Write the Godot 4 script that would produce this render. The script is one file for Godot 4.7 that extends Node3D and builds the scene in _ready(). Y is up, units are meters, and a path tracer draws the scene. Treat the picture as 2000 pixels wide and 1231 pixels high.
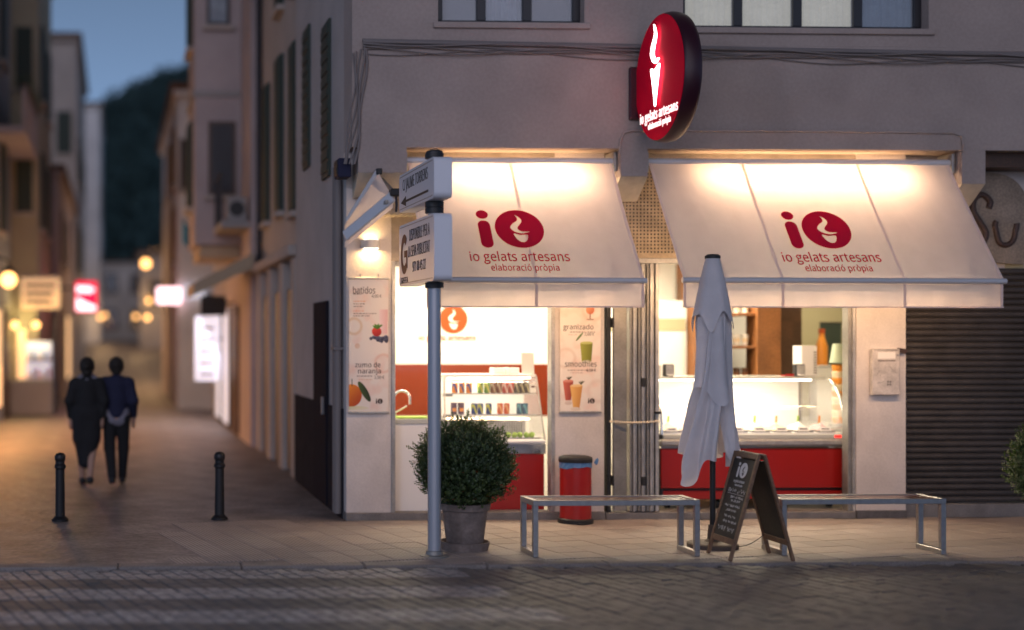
extends Node3D
# Corner ice cream parlour at dusk. x runs along the shop front, y is up, z runs from the shop (z = 0) to the viewer; metres.

class MB:
	var v := PackedVector3Array()
	var n := PackedVector3Array()
	var uv := PackedVector2Array()
	var idx := PackedInt32Array()
	func tri(a: Vector3, b: Vector3, c: Vector3) -> void:
		var nn := (b - a).cross(c - a).normalized()
		var k := v.size()
		v.append(a); v.append(b); v.append(c)
		n.append(nn); n.append(nn); n.append(nn)
		uv.append(Vector2.ZERO); uv.append(Vector2.ZERO); uv.append(Vector2.ZERO)
		idx.append(k); idx.append(k + 2); idx.append(k + 1)
	func quad(a: Vector3, b: Vector3, c: Vector3, d: Vector3) -> void:
		var nn := (b - a).cross(c - a).normalized()
		if nn.length() < 0.5:
			nn = (c - a).cross(d - a).normalized()
		var k := v.size()
		v.append(a); v.append(b); v.append(c); v.append(d)
		for i in 4:
			n.append(nn)
		uv.append(Vector2(0, 1)); uv.append(Vector2(1, 1)); uv.append(Vector2(1, 0)); uv.append(Vector2(0, 0))
		idx.append(k); idx.append(k + 2); idx.append(k + 1)
		idx.append(k); idx.append(k + 3); idx.append(k + 2)
	func ctri(a: Vector3, b: Vector3, c: Vector3, o: Vector3) -> void:
		if (b - a).cross(c - a).dot((a + b + c) / 3.0 - o) < 0.0:
			tri(a, c, b)
		else:
			tri(a, b, c)
	func cquad(a: Vector3, b: Vector3, c: Vector3, d: Vector3, o: Vector3) -> void:
		if (b - a).cross(c - a).dot((a + b + c + d) / 4.0 - o) < 0.0:
			quad(d, c, b, a)
		else:
			quad(a, b, c, d)
	func obox(c: Vector3, s: Vector3, bs := Basis.IDENTITY, bev := 0.0) -> MB:
		var h := s / 2.0
		var e := minf(bev, minf(h.x, minf(h.y, h.z)) * 0.6)
		var P := func(sx: float, sy: float, sz: float, k: int) -> Vector3:
			var p := Vector3(sx * (h.x - e), sy * (h.y - e), sz * (h.z - e))
			if k == 0: p.x = sx * h.x
			elif k == 1: p.y = sy * h.y
			else: p.z = sz * h.z
			return c + bs * p
		for g in [-1.0, 1.0]:
			cquad(P.call(g, -1, -1, 0), P.call(g, 1, -1, 0), P.call(g, 1, 1, 0), P.call(g, -1, 1, 0), c)
			cquad(P.call(-1, g, -1, 1), P.call(1, g, -1, 1), P.call(1, g, 1, 1), P.call(-1, g, 1, 1), c)
			cquad(P.call(-1, -1, g, 2), P.call(1, -1, g, 2), P.call(1, 1, g, 2), P.call(-1, 1, g, 2), c)
		if e > 0.0:
			for a in [-1.0, 1.0]:
				for b in [-1.0, 1.0]:
					cquad(P.call(a, b, -1, 0), P.call(a, b, 1, 0), P.call(a, b, 1, 1), P.call(a, b, -1, 1), c)
					cquad(P.call(a, -1, b, 0), P.call(a, 1, b, 0), P.call(a, 1, b, 2), P.call(a, -1, b, 2), c)
					cquad(P.call(-1, a, b, 1), P.call(1, a, b, 1), P.call(1, a, b, 2), P.call(-1, a, b, 2), c)
					for d in [-1.0, 1.0]:
						ctri(P.call(a, b, d, 0), P.call(a, b, d, 1), P.call(a, b, d, 2), c)
		return self
	func box(x0: float, x1: float, y0: float, y1: float, z0: float, z1: float, bev := 0.0) -> MB:
		return obox(Vector3((x0 + x1) / 2, (y0 + y1) / 2, (z0 + z1) / 2), Vector3(absf(x1 - x0), absf(y1 - y0), absf(z1 - z0)), Basis.IDENTITY, bev)
	func bar(a: Vector3, b: Vector3, w: float, t: float, side := Vector3.ZERO, bev := 0.0) -> MB:
		# a rectangular bar from a to b, w across, t along side
		var y := (b - a).normalized()
		var zz := side if side != Vector3.ZERO else (Vector3.UP if absf(y.y) < 0.9 else Vector3.BACK)
		var x := y.cross(zz).normalized()
		zz = x.cross(y).normalized()
		return obox((a + b) / 2.0, Vector3(w, (b - a).length(), t), Basis(x, y, zz), bev)
	func surf(nu: int, nv: int, f: Callable, flip := false, closed := false) -> MB:
		# a smooth sheet f(u, v), u and v from 0 to 1
		var k := v.size()
		var pts := PackedVector3Array()
		for j in nv + 1:
			for i in nu + 1:
				pts.append(f.call(float(i) / nu, float(j) / nv))
		var nr := PackedVector3Array()
		nr.resize(pts.size())
		var w := nu + 1
		for j in nv:
			for i in nu:
				var a := pts[j * w + i]
				var b := pts[j * w + i + 1]
				var c := pts[(j + 1) * w + i + 1]
				var d := pts[(j + 1) * w + i]
				var m := (c - a).cross(d - b)
				if flip: m = -m
				for q in [j * w + i, j * w + i + 1, (j + 1) * w + i + 1, (j + 1) * w + i]:
					nr[q] += m
		if closed:
			for j in nv + 1:
				var s := nr[j * w] + nr[j * w + nu]
				nr[j * w] = s
				nr[j * w + nu] = s
		for j in nv + 1:
			for i in nu + 1:
				v.append(pts[j * w + i])
				n.append(nr[j * w + i].normalized())
				uv.append(Vector2(float(i) / nu, 1.0 - float(j) / nv))
		for j in nv:
			for i in nu:
				var q := k + j * w + i
				if flip:
					idx.append_array(PackedInt32Array([q, q + 1, q + w + 1, q, q + w + 1, q + w]))
				else:
					idx.append_array(PackedInt32Array([q, q + w + 1, q + 1, q, q + w, q + w + 1]))
		return self
	func lathe(prof: Array, at: Vector3, sides := 24, bs := Basis.IDENTITY) -> MB:
		# prof: Vector2(radius, height) from bottom to top; corners stay crisp: every segment is its own band
		for i in prof.size() - 1:
			var p: Vector2 = prof[i]
			var q: Vector2 = prof[i + 1]
			surf(sides, 1, func(u, w): 
				var r: float = lerpf(p.x, q.x, w)
				return at + bs * Vector3(cos(u * TAU) * r, lerpf(p.y, q.y, w), -sin(u * TAU) * r), false, true)
		return self
	func slathe(prof: Array, at: Vector3, sides := 24, bs := Basis.IDENTITY) -> MB:
		# smooth along the profile too
		var m := prof.size() - 1
		return surf(sides, m, func(u, w):
			var p: Vector2 = prof[int(round(w * m))]
			return at + bs * Vector3(cos(u * TAU) * p.x, p.y, -sin(u * TAU) * p.x), false, true)
	func tube(path: Array, r, sides := 8, caps := true) -> MB:
		var m := path.size()
		var ups := []
		var up := Vector3.UP
		if absf((path[1] - path[0]).normalized().y) > 0.9: up = Vector3.RIGHT
		for i in m:
			var d: Vector3 = (path[mini(i + 1, m - 1)] - path[maxi(i - 1, 0)]).normalized()
			up = (up - d * up.dot(d)).normalized()
			ups.append([up, d.cross(up)])
		surf(sides, m - 1, func(u, w):
			var i := int(round(w * (m - 1)))
			var rr: float = r[i] if r is Array else r
			return path[i] + (ups[i][0] * cos(u * TAU) + ups[i][1] * sin(u * TAU)) * rr, false, true)
		if caps:
			for e in [0, m - 1]:
				var rr: float = r[e] if r is Array else r
				var dd: Vector3 = (path[1] - path[0]) if e == 0 else (path[m - 2] - path[m - 1])
				for s in sides:
					var a0 := TAU * s / sides
					var a1 := TAU * (s + 1) / sides
					ctri(path[e], path[e] + (ups[e][0] * cos(a0) + ups[e][1] * sin(a0)) * rr, path[e] + (ups[e][0] * cos(a1) + ups[e][1] * sin(a1)) * rr, path[e] + dd)
		return self
	func prism(poly: PackedVector2Array, xf: Transform3D, depth: float) -> MB:
		# poly in the xy plane of xf, thickness towards +z
		var p := poly
		if Geometry2D.is_polygon_clockwise(p):
			p = p.duplicate()
			p.reverse()
		var t := Geometry2D.triangulate_polygon(p)
		for i in range(0, t.size(), 3):
			var a := p[t[i]]
			var b := p[t[i + 1]]
			var c := p[t[i + 2]]
			if (b - a).cross(c - a) < 0:
				var s := b
				b = c
				c = s
			tri(xf * Vector3(a.x, a.y, depth), xf * Vector3(b.x, b.y, depth), xf * Vector3(c.x, c.y, depth))
			tri(xf * Vector3(a.x, a.y, 0), xf * Vector3(c.x, c.y, 0), xf * Vector3(b.x, b.y, 0))
		for i in p.size():
			var a := p[i]
			var b := p[(i + 1) % p.size()]
			quad(xf * Vector3(a.x, a.y, 0), xf * Vector3(b.x, b.y, 0), xf * Vector3(b.x, b.y, depth), xf * Vector3(a.x, a.y, depth))
		return self
	func mesh(off := Vector3.ZERO) -> ArrayMesh:
		var a := []
		a.resize(Mesh.ARRAY_MAX)
		var w := v
		if off != Vector3.ZERO:
			w = PackedVector3Array()
			w.resize(v.size())
			for i in v.size():
				w[i] = v[i] - off
		a[Mesh.ARRAY_VERTEX] = w
		a[Mesh.ARRAY_NORMAL] = n
		a[Mesh.ARRAY_TEX_UV] = uv
		a[Mesh.ARRAY_INDEX] = idx
		var m := ArrayMesh.new()
		m.add_surface_from_arrays(Mesh.PRIMITIVE_TRIANGLES, a)
		return m

var M := {}
var org := {}
var taken := {}
var rng := RandomNumberGenerator.new()
var font: SystemFont
var font_bold: SystemFont

# ---------------------------------------------------------------- naming and nodes
func numbered(s: String) -> String:
	if not taken.has(s):
		taken[s] = 0
		return s
	taken[s] += 1
	return "%s_%03d" % [s, taken[s]]

func thing(called: String, label: String, category: String, at := Vector3.ZERO, group := "") -> Node3D:
	var o := Node3D.new()
	o.name = numbered(called)
	add_child(o)
	o.position = at
	org[o] = at
	o.set_meta("label", label)
	o.set_meta("category", category)
	if group: o.set_meta("group", group)
	return o

func part(parent: Node, called: String, mb: MB, m: Material, label := "") -> MeshInstance3D:
	var o := MeshInstance3D.new()
	o.name = called
	o.mesh = mb.mesh(org.get(parent, Vector3.ZERO))
	o.material_override = m
	parent.add_child(o, true)
	org[o] = org.get(parent, Vector3.ZERO)
	if label: o.set_meta("label", label)
	return o

func piece(parent: Node, called: String, mesh: Mesh, m: Material, xf: Transform3D) -> MeshInstance3D:
	var o := MeshInstance3D.new()
	o.name = called
	o.mesh = mesh
	o.material_override = m
	o.transform = xf
	parent.add_child(o, true)
	return o

func single(called: String, mb: MB, m: Material, label: String, category: String, group := "") -> MeshInstance3D:
	var o := MeshInstance3D.new()
	o.name = numbered(called)
	o.mesh = mb.mesh()
	o.material_override = m
	add_child(o)
	o.set_meta("label", label)
	o.set_meta("category", category)
	if group: o.set_meta("group", group)
	return o

func structure(called: String, mb: MB, m: Material) -> MeshInstance3D:
	var o := MeshInstance3D.new()
	o.name = numbered(called)
	o.mesh = mb.mesh()
	o.material_override = m
	add_child(o)
	o.set_meta("kind", "structure")
	return o

func copy_of(o: Node3D, at: Vector3, label: String, turn := 0.0) -> Node3D:
	var c: Node3D = o.duplicate()
	var s := String(o.name)
	var re := RegEx.create_from_string("_\\d{3}$")
	c.name = numbered(re.sub(s, ""))
	add_child(c)
	c.position = at
	c.rotation.y = turn
	c.set_meta("label", label)
	return c

func words(parent: Node, called: String, text: String, width: float, height: float, m: Material, xf: Transform3D, depth := 0.002, bold := false) -> MeshInstance3D:
	# lettering fitted to width; height is the height of the whole inked box, 0 keeps the font's proportion
	var t := TextMesh.new()
	t.text = text
	t.font = font_bold if bold else font
	t.font_size = 64
	t.pixel_size = 0.01
	t.depth = depth
	t.curve_step = 1.0
	var b := t.get_aabb()
	var sx := width / b.size.x
	var sy := sx if height <= 0.0 else height / b.size.y
	var o := MeshInstance3D.new()
	o.name = called
	o.mesh = t
	o.material_override = m
	var c := b.position + b.size / 2.0
	var x := xf
	x.origin -= org.get(parent, Vector3.ZERO)
	o.transform = x * Transform3D(Basis.from_scale(Vector3(sx, sy, 1)), Vector3(-c.x * sx, -c.y * sy, 0))
	parent.add_child(o, true)
	return o

func area_lamp(called: String, at: Vector3, towards: Vector3, size: Vector2, energy: float, c: Color) -> void:
	var l := AreaLight3D.new()
	l.name = called
	l.area_size = size
	l.area_normalize_energy = true
	l.light_energy = energy
	l.light_color = c
	l.shadow_enabled = true
	l.area_range = 40.0
	add_child(l)
	l.position = at
	l.basis = Basis.looking_at(towards, Vector3.BACK if absf(towards.normalized().y) > 0.9 else Vector3.UP)

func omni_lamp(called: String, at: Vector3, size: float, energy: float, c: Color) -> void:
	var l := OmniLight3D.new()
	l.name = called
	l.light_size = size
	l.light_energy = energy
	l.light_color = c
	l.shadow_enabled = true
	l.omni_range = 40.0
	l.omni_attenuation = 2.0
	add_child(l)
	l.position = at

# ---------------------------------------------------------------- materials
func lin(r: float, g: float, b: float) -> Color:
	return Color(r, g, b).linear_to_srgb()

func noise_image(sd: int, freq: float, size := 256, octaves := 4, kind := FastNoiseLite.TYPE_SIMPLEX_SMOOTH) -> Image:
	var f := FastNoiseLite.new()
	f.seed = sd
	f.frequency = freq
	f.noise_type = kind
	f.fractal_octaves = octaves
	return f.get_seamless_image(size, size)

func tex(im: Image) -> ImageTexture:
	return ImageTexture.create_from_image(im)

func tint(sd: int, lo: float, hi: float, coarse := 0.008, fine := 0.08, mixing := 0.5, size := 256) -> ImageTexture:
	var a := noise_image(sd, coarse, size, 4)
	var b := noise_image(sd + 1, fine, size, 3)
	var o := Image.create(size, size, false, Image.FORMAT_RGB8)
	for y in size:
		for x in size:
			var t := lerpf(a.get_pixel(x, y).r, b.get_pixel(x, y).r, mixing)
			t = clampf((t - 0.5) * 1.5 + 0.5, 0, 1)
			var k := lerpf(lo, hi, t)
			o.set_pixel(x, y, Color(k, k, k))
	return tex(o)

func mk(called: String, c: Color, rough := 0.7, metal := 0.0, t: Texture2D = null, scale := 1.0, bump: Texture2D = null, bump_cm := 0.1) -> StandardMaterial3D:
	var m := StandardMaterial3D.new()
	m.resource_name = called
	m.albedo_color = c
	m.roughness = rough
	m.metallic = metal
	if t: m.albedo_texture = t
	if bump:
		m.heightmap_enabled = true
		m.heightmap_texture = bump
		m.heightmap_scale = bump_cm
	if t or bump:
		m.uv1_triplanar = true
		m.uv1_world_triplanar = true
		m.uv1_scale = Vector3.ONE * scale
	M[called] = m
	return m

func glow(called: String, c: Color, e: float) -> StandardMaterial3D:
	var m := StandardMaterial3D.new()
	m.resource_name = called
	m.albedo_color = c
	m.emission_enabled = true
	m.emission = c
	m.emission_energy_multiplier = e
	M[called] = m
	return m

func make_materials() -> void:
	var t_soft := tint(11, 0.80, 1.0, 0.006, 0.05, 0.35)
	var t_wall := tint(21, 0.90, 1.0, 0.006, 0.12, 0.45, 512)
	var t_grain := tint(31, 0.72, 1.0, 0.01, 0.15, 0.6)
	var b_fine := tex(noise_image(41, 0.12, 256, 3))
	var b_rough := tex(noise_image(43, 0.03, 256, 5))
	mk("plaster", lin(0.40, 0.335, 0.305), 0.9, 0, t_wall, 0.35, b_rough, 0.4)
	mk("pier", lin(0.68, 0.62, 0.58), 0.75, 0, t_wall, 0.6, b_fine, 0.12)
	mk("header", lin(0.42, 0.36, 0.29), 0.8, 0, t_soft, 0.7)
	mk("plinth", lin(0.25, 0.235, 0.225), 0.75, 0, t_grain, 1.6, b_fine, 0.15)
	mk("granite", lin(0.16, 0.15, 0.15), 0.6, 0, t_grain, 5.0, b_fine, 0.2)
	mk("soffit", lin(0.62, 0.55, 0.44), 0.85, 0, t_soft, 0.8)
	mk("side_wall", lin(0.47, 0.43, 0.41), 0.9, 0, t_wall, 0.3, b_rough, 0.6)
	mk("dark_plinth", lin(0.035, 0.035, 0.045), 0.55, 0, t_grain, 1.0)
	M.dark_plinth.roughness = 0.95
	M.dark_plinth.metallic_specular = 0.15
	mk("side_door", lin(0.018, 0.018, 0.026), 0.9)
	M.side_door.metallic_specular = 0.15
	mk("dark_metal", lin(0.025, 0.025, 0.03), 0.45, 0.4)
	mk("black", lin(0.012, 0.012, 0.013), 0.5)
	mk("cable", lin(0.19, 0.17, 0.165), 0.7)
	mk("aluminium", lin(0.50, 0.49, 0.47), 0.42, 0.5, t_soft, 2.0)
	mk("aluminium_dark", lin(0.30, 0.29, 0.27), 0.45, 0.4, t_soft, 2.0)
	mk("steel", lin(0.47, 0.46, 0.46), 0.34, 0.9, tint(61, 0.82, 1.0, 0.02, 0.2, 0.6), 3.0)
	mk("chrome", lin(0.75, 0.75, 0.75), 0.12, 1.0)
	mk("perforated", lin(0.47, 0.37, 0.25), 0.6, 0.1, t_soft, 2.0)
	mk("frame_dark", lin(0.02, 0.02, 0.025), 0.4)
	mk("curtain_pale", lin(0.60, 0.58, 0.52), 0.9, 0, t_soft, 2.0)
	mk("curtain_blue", lin(0.34, 0.40, 0.46), 0.9, 0, t_soft, 2.0)
	mk("window_curtain_lit", lin(0.66, 0.63, 0.56), 0.9, 0, t_soft, 2.0)
	M.window_curtain_lit.emission_enabled = true
	M.window_curtain_lit.emission = Color(0.95, 0.92, 0.82)
	M.window_curtain_lit.emission_energy_multiplier = 0.28
	mk("glass", Color(1, 1, 1, 0.05), 0.02)
	M.glass.transparency = BaseMaterial3D.TRANSPARENCY_ALPHA
	mk("window_glass", Color(0.75, 0.8, 0.85, 0.25), 0.03)
	M.window_glass.transparency = BaseMaterial3D.TRANSPARENCY_ALPHA
	# awning cloth lets light through
	var fab := tint(71, 0.93, 1.0, 0.01, 0.3, 0.6)
	mk("awning_cloth", lin(0.80, 0.77, 0.76), 0.9, 0, fab, 1.5, tex(noise_image(72, 0.01, 256, 3)), 0.6)
	M.awning_cloth.backlight_enabled = true
	M.awning_cloth.backlight = Color(1.0, 0.97, 0.95)
	mk("awning_seam", lin(0.76, 0.72, 0.72), 0.9)
	M.awning_seam.backlight_enabled = true
	M.awning_seam.backlight = Color(1.0, 0.95, 0.92)
	mk("awning_bar", lin(0.60, 0.61, 0.64), 0.45, 0.25)
	mk("logo_red", lin(0.60, 0.006, 0.062), 0.7)
	M.logo_red.backlight_enabled = true
	M.logo_red.backlight = Color(0.9, 0.012, 0.13)
	mk("umbrella_cloth", lin(0.80, 0.79, 0.81), 0.9, 0, fab, 2.0, tex(noise_image(73, 0.02, 256, 4)), 0.5)
	M.umbrella_cloth.backlight_enabled = true
	M.umbrella_cloth.backlight = Color(0.75, 0.72, 0.72)
	mk("sign_white", lin(0.66, 0.68, 0.73), 0.35)
	mk("ink", lin(0.012, 0.012, 0.015), 0.6)
	mk("ink_brown", lin(0.05, 0.028, 0.022), 0.6)
	mk("ink_maroon", lin(0.12, 0.022, 0.018), 0.6)
	mk("pole_grey", lin(0.40, 0.42, 0.46), 0.4, 0.5)
	mk("terracotta", lin(0.28, 0.225, 0.20), 0.85, 0, tint(81, 0.7, 1.0, 0.01, 0.06, 0.4), 1.8, b_rough, 0.3)
	mk("soil", lin(0.03, 0.022, 0.016), 0.95)
	mk("leaf", lin(0.035, 0.060, 0.022), 0.5)
	mk("leaf_young", lin(0.065, 0.095, 0.03), 0.5)
	for k in ["leaf", "leaf_young"]:
		M[k].backlight_enabled = true
		M[k].backlight = Color(0.25, 0.35, 0.12)
	mk("bark", lin(0.05, 0.038, 0.028), 0.9)
	mk("bin_red", lin(0.36, 0.012, 0.010), 0.28)
	mk("bag_blue", lin(0.10, 0.22, 0.42), 0.35)
	mk("bench_top", lin(0.20, 0.085, 0.055), 0.22, 0, tint(91, 0.55, 1.0, 0.03, 0.3, 0.5), 1.5)
	mk("board_wood", lin(0.26, 0.15, 0.085), 0.6, 0, tint(95, 0.65, 1.0, 0.02, 0.2, 0.5), 4.0)
	mk("chalkboard", lin(0.040, 0.038, 0.032), 0.65, 0, tint(97, 0.6, 1.0, 0.006, 0.05, 0.4), 2.0)
	mk("chalk", lin(0.72, 0.71, 0.69), 0.95)
	mk("umbrella_base", lin(0.10, 0.075, 0.06), 0.7)
	mk("shutter", lin(0.115, 0.10, 0.092), 0.5, 0.35, t_grain, 1.2)
	mk("shutter_b", lin(0.10, 0.088, 0.082), 0.5, 0.35, t_grain, 1.1)
	mk("sign_board", lin(0.30, 0.25, 0.20), 0.75, 0, t_grain, 0.8)
	mk("mailbox", lin(0.62, 0.57, 0.53), 0.5, 0, t_soft, 3.0)
	# inside
	mk("white_wall", lin(0.82, 0.80, 0.76), 0.7)
	mk("white_panel", lin(0.78, 0.77, 0.75), 0.35)
	mk("splash_red", lin(0.19, 0.026, 0.006), 0.16)
	mk("red_panel", lin(0.30, 0.010, 0.008), 0.25)
	mk("logo_orange", lin(0.42, 0.062, 0.004), 0.5)
	mk("worktop", lin(0.45, 0.46, 0.42), 0.25)
	mk("board_green", lin(0.30, 0.50, 0.06), 0.5)
	mk("wood", lin(0.34, 0.135, 0.045), 0.45, 0, tint(101, 0.6, 1.0, 0.004, 0.12, 0.5), 1.2)
	mk("wood_dark", lin(0.12, 0.055, 0.025), 0.5, 0, tint(103, 0.6, 1.0, 0.004, 0.12, 0.5), 1.2)
	mk("olive_wall", lin(0.42, 0.38, 0.24), 0.8)
	mk("floor_tile", lin(0.40, 0.37, 0.33), 0.35, 0, t_grain, 1.0)
	mk("cream", lin(0.75, 0.62, 0.42), 0.6)
	mk("paper", lin(0.78, 0.76, 0.72), 0.8)
	mk("orange_plastic", lin(0.70, 0.26, 0.03), 0.4)
	mk("shade_green", lin(0.50, 0.58, 0.42), 0.7)
	# ground
	var ribs := Image.create(64, 64, false, Image.FORMAT_L8)
	for y in 64:
		for x in 64:
			var g: float = 0.5 + 0.5 * cos(TAU * 2.0 * x / 64.0)
			var k := clampf(g * 3.0, 0.0, 1.0)
			ribs.set_pixel(x, y, Color(k, k, k))
	var rib_c := Image.create(64, 64, false, Image.FORMAT_RGB8)
	var rn := noise_image(119, 0.08, 64, 3)
	for y in 64:
		for x in 64:
			var q := 0.62 + 0.30 * clampf((0.5 + 0.5 * cos(TAU * 2.0 * x / 64.0)) * 3.0, 0.0, 1.0) + 0.08 * rn.get_pixel(x, y).r
			rib_c.set_pixel(x, y, Color(q, q, q))
	var t_rib := tex(rib_c)
	var t_pave := tint(111, 0.62, 1.0, 0.006, 0.07, 0.45, 512)
	for i in 5:
		var tone: float = [0.36, 0.325, 0.39, 0.34, 0.375][i]
		var m := mk("paver_%d" % i, lin(tone * 1.06, tone * 0.90, tone * 0.81), 0.62, 0, t_rib, 1.0, tex(ribs), 0.35)
		m.uv1_world_triplanar = false
		m.uv1_scale = Vector3.ONE * 14.0
		m.uv1_offset = Vector3(0.0, 0.0, i * 0.37)
	mk("paving", lin(0.30, 0.255, 0.235), 0.55, 0, t_pave, 0.45, tex(noise_image(131, 0.05, 256, 4)), 0.8)
	mk("kerb_stone", lin(0.29, 0.255, 0.235), 0.7, 0, t_grain, 1.3, b_rough, 0.4)
	mk("asphalt", lin(0.055, 0.053, 0.055), 0.85, 0, t_grain, 0.6)
	mk("joint", lin(0.10, 0.092, 0.086), 0.95)
	# grey setts with a worn zebra crossing painted over them: 16 m square, laid out in metres on the ground
	var size := 1024
	var im := Image.create(size, size, false, Image.FORMAT_RGB8)
	var na := noise_image(141, 0.02, 512, 4)
	var nb := noise_image(142, 0.09, 512, 3)
	for y in size:
		var z := 16.0 * y / size
		for x in size:
			var wx := 16.0 * x / size
			var base: float = 0.70 + 0.22 * na.get_pixel(x % 512, y % 512).r + 0.10 * nb.get_pixel(x % 512, y % 512).r
			var c := Color(base, base, base)
			var zz := z - 0.0
			var on := false
			for b in 4:
				var z0 := 2.80 + b * 0.84
				if zz > z0 and zz < z0 + 0.42 and (wx < 2.72 + 0.12 * b or wx > 9.0):
					on = true
			if on and nb.get_pixel((x * 2) % 512, (y * 2) % 512).r > 0.30 + 0.25 * (1.0 - na.get_pixel((x * 3) % 512, (y * 3) % 512).r):
				c = Color(1.0, 1.0, 1.0)
			elif on:
				c = Color(0.80, 0.80, 0.80)
			else:
				c = c * 0.70
			im.set_pixel(x, y, Color(clampf(c.r, 0, 1), clampf(c.g, 0, 1), clampf(c.b, 0, 1)))
	var zebra := tex(im)
	for i in 4:
		var tone: float = [0.33, 0.30, 0.36, 0.315][i]
		var m := mk("sett_%d" % i, lin(tone * 1.02, tone * 0.96, tone * 0.93), 0.6, 0, zebra, 1.0 / 16.0, null)
		m.uv1_offset = Vector3.ZERO
	# street
	mk("wall_pink", lin(0.46, 0.39, 0.385), 0.9, 0, t_wall, 0.25)
	mk("wall_ochre", lin(0.43, 0.37, 0.26), 0.9, 0, t_wall, 0.25)
	mk("wall_grey", lin(0.36, 0.34, 0.33), 0.9, 0, t_wall, 0.25)
	mk("wall_cream", lin(0.46, 0.41, 0.37), 0.9, 0, t_wall, 0.25)
	mk("wall_white", lin(0.76, 0.76, 0.76), 0.9, 0, t_wall, 0.25)
	mk("roof_tile", lin(0.17, 0.085, 0.05), 0.9, 0, t_grain, 0.6)
	mk("shutter_green", lin(0.03, 0.046, 0.036), 0.7)
	mk("shutter_ochre", lin(0.20, 0.11, 0.035), 0.7)
	mk("frame_brown", lin(0.09, 0.06, 0.045), 0.6)
	mk("pane_grey", lin(0.07, 0.075, 0.085), 0.06)
	mk("canvas_beige", lin(0.40, 0.32, 0.22), 0.9)
	mk("bollard_black", lin(0.015, 0.015, 0.017), 0.4, 0.3)
	mk("skin", lin(0.42, 0.25, 0.18), 0.6)
	mk("cloth_black", lin(0.012, 0.012, 0.014), 0.9)
	mk("cloth_navy", lin(0.014, 0.016, 0.045), 0.9)
	mk("cloth_grey", lin(0.20, 0.19, 0.23), 0.9)
	mk("hair", lin(0.018, 0.013, 0.010), 0.7)
	mk("hill_soil", lin(0.035, 0.065, 0.065), 0.95, 0, t_grain, 0.05)
	mk("forest", lin(0.034, 0.075, 0.078), 0.9)
	mk("canopy_blue", lin(0.03, 0.26, 0.40), 0.8)
	glow("lamp_warm", Color(1.0, 0.72, 0.42), 3.5)
	glow("lamp_cool", Color(0.85, 0.9, 1.0), 6.0)
	glow("lamp_white", Color(1.0, 0.97, 0.92), 3.0)
	glow("panel_white", Color(1.0, 0.96, 0.88), 2.2)
	glow("tube_warm", Color(1.0, 0.84, 0.58), 5.0)
	glow("sign_glow", Color(1.0, 0.86, 0.86), 4.0)
	glow("sign_text_glow", Color(1.0, 0.93, 0.92), 0.75)
	glow("sign_pink", Color(1.0, 0.10, 0.28), 0.9)
	glow("sign_pale", Color(1.0, 0.80, 0.82), 2.0)
	glow("shop_light", Color(1.0, 0.80, 0.58), 0.7)
	glow("shop_light_yellow", Color(1.0, 0.84, 0.66), 0.26)
	glow("shop_light_white", Color(0.93, 0.94, 1.0), 0.34)
	glow("led_red", Color(1.0, 0.12, 0.10), 2.0)
	mk("sign_red", lin(0.40, 0.001, 0.022), 0.75)
	M.sign_red.metallic_specular = 0.2
	M.sign_red.emission_enabled = true
	M.sign_red.emission = Color(0.75, 0.02, 0.16)
	M.sign_red.emission_energy_multiplier = 0.10
	mk("sign_rim", lin(0.030, 0.004, 0.012), 0.4)
	mk("sign_arm", lin(0.05, 0.006, 0.016), 0.45)

# ---------------------------------------------------------------- the emblem
func smooth(p: Array, steps := 4) -> PackedVector2Array:
	var o := PackedVector2Array()
	var k := p.size()
	for i in k:
		for s in steps:
			o.append((p[i] as Vector2).cubic_interpolate(p[(i + 1) % k], p[(i - 1 + k) % k], p[(i + 2) % k], float(s) / steps))
	return o

func steam_shape() -> PackedVector2Array:
	return smooth([Vector2(-.08, .74), Vector2(.05, .65), Vector2(.15, .5), Vector2(.14, .36), Vector2(.02, .2), Vector2(-.07, .06), Vector2(-.04, -.05), Vector2(.1, -.13), Vector2(.40, -.15), Vector2(.25, -.215), Vector2(.05, -.245), Vector2(-.2, -.16), Vector2(-.34, -.02), Vector2(-.36, .1), Vector2(-.23, .28), Vector2(-.05, .42), Vector2(-.01, .53), Vector2(-.04, .65)])

func cup_shape() -> PackedVector2Array:
	return smooth([Vector2(-.27, -.25), Vector2(-.02, -.325), Vector2(.28, -.31), Vector2(.27, -.5), Vector2(.18, -.66), Vector2(.03, -.71), Vector2(-.12, -.63), Vector2(-.23, -.45)], 3)

func ellipse(c: Vector2, rx: float, ry: float, k := 40) -> PackedVector2Array:
	var o := PackedVector2Array()
	for i in k:
		o.append(c + Vector2(cos(TAU * i / k) * rx, sin(TAU * i / k) * ry))
	return o

func round_rect(c: Vector2, w: float, h: float, r: float, k := 6) -> PackedVector2Array:
	var o := PackedVector2Array()
	for q in 4:
		var s := Vector2(1 if q == 0 or q == 3 else -1, 1 if q < 2 else -1)
		var cc := c + Vector2(s.x * (w / 2 - r), s.y * (h / 2 - r))
		for i in k + 1:
			var a := q * PI / 2 + i * PI / 2 / k
			o.append(cc + Vector2(cos(a), sin(a)) * r)
	return o

func scaled(p: PackedVector2Array, s: float, c := Vector2.ZERO, sy := 0.0) -> PackedVector2Array:
	var o := PackedVector2Array()
	for q in p:
		o.append(c + Vector2(q.x * s, q.y * (sy if sy > 0 else s)))
	return o

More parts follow.
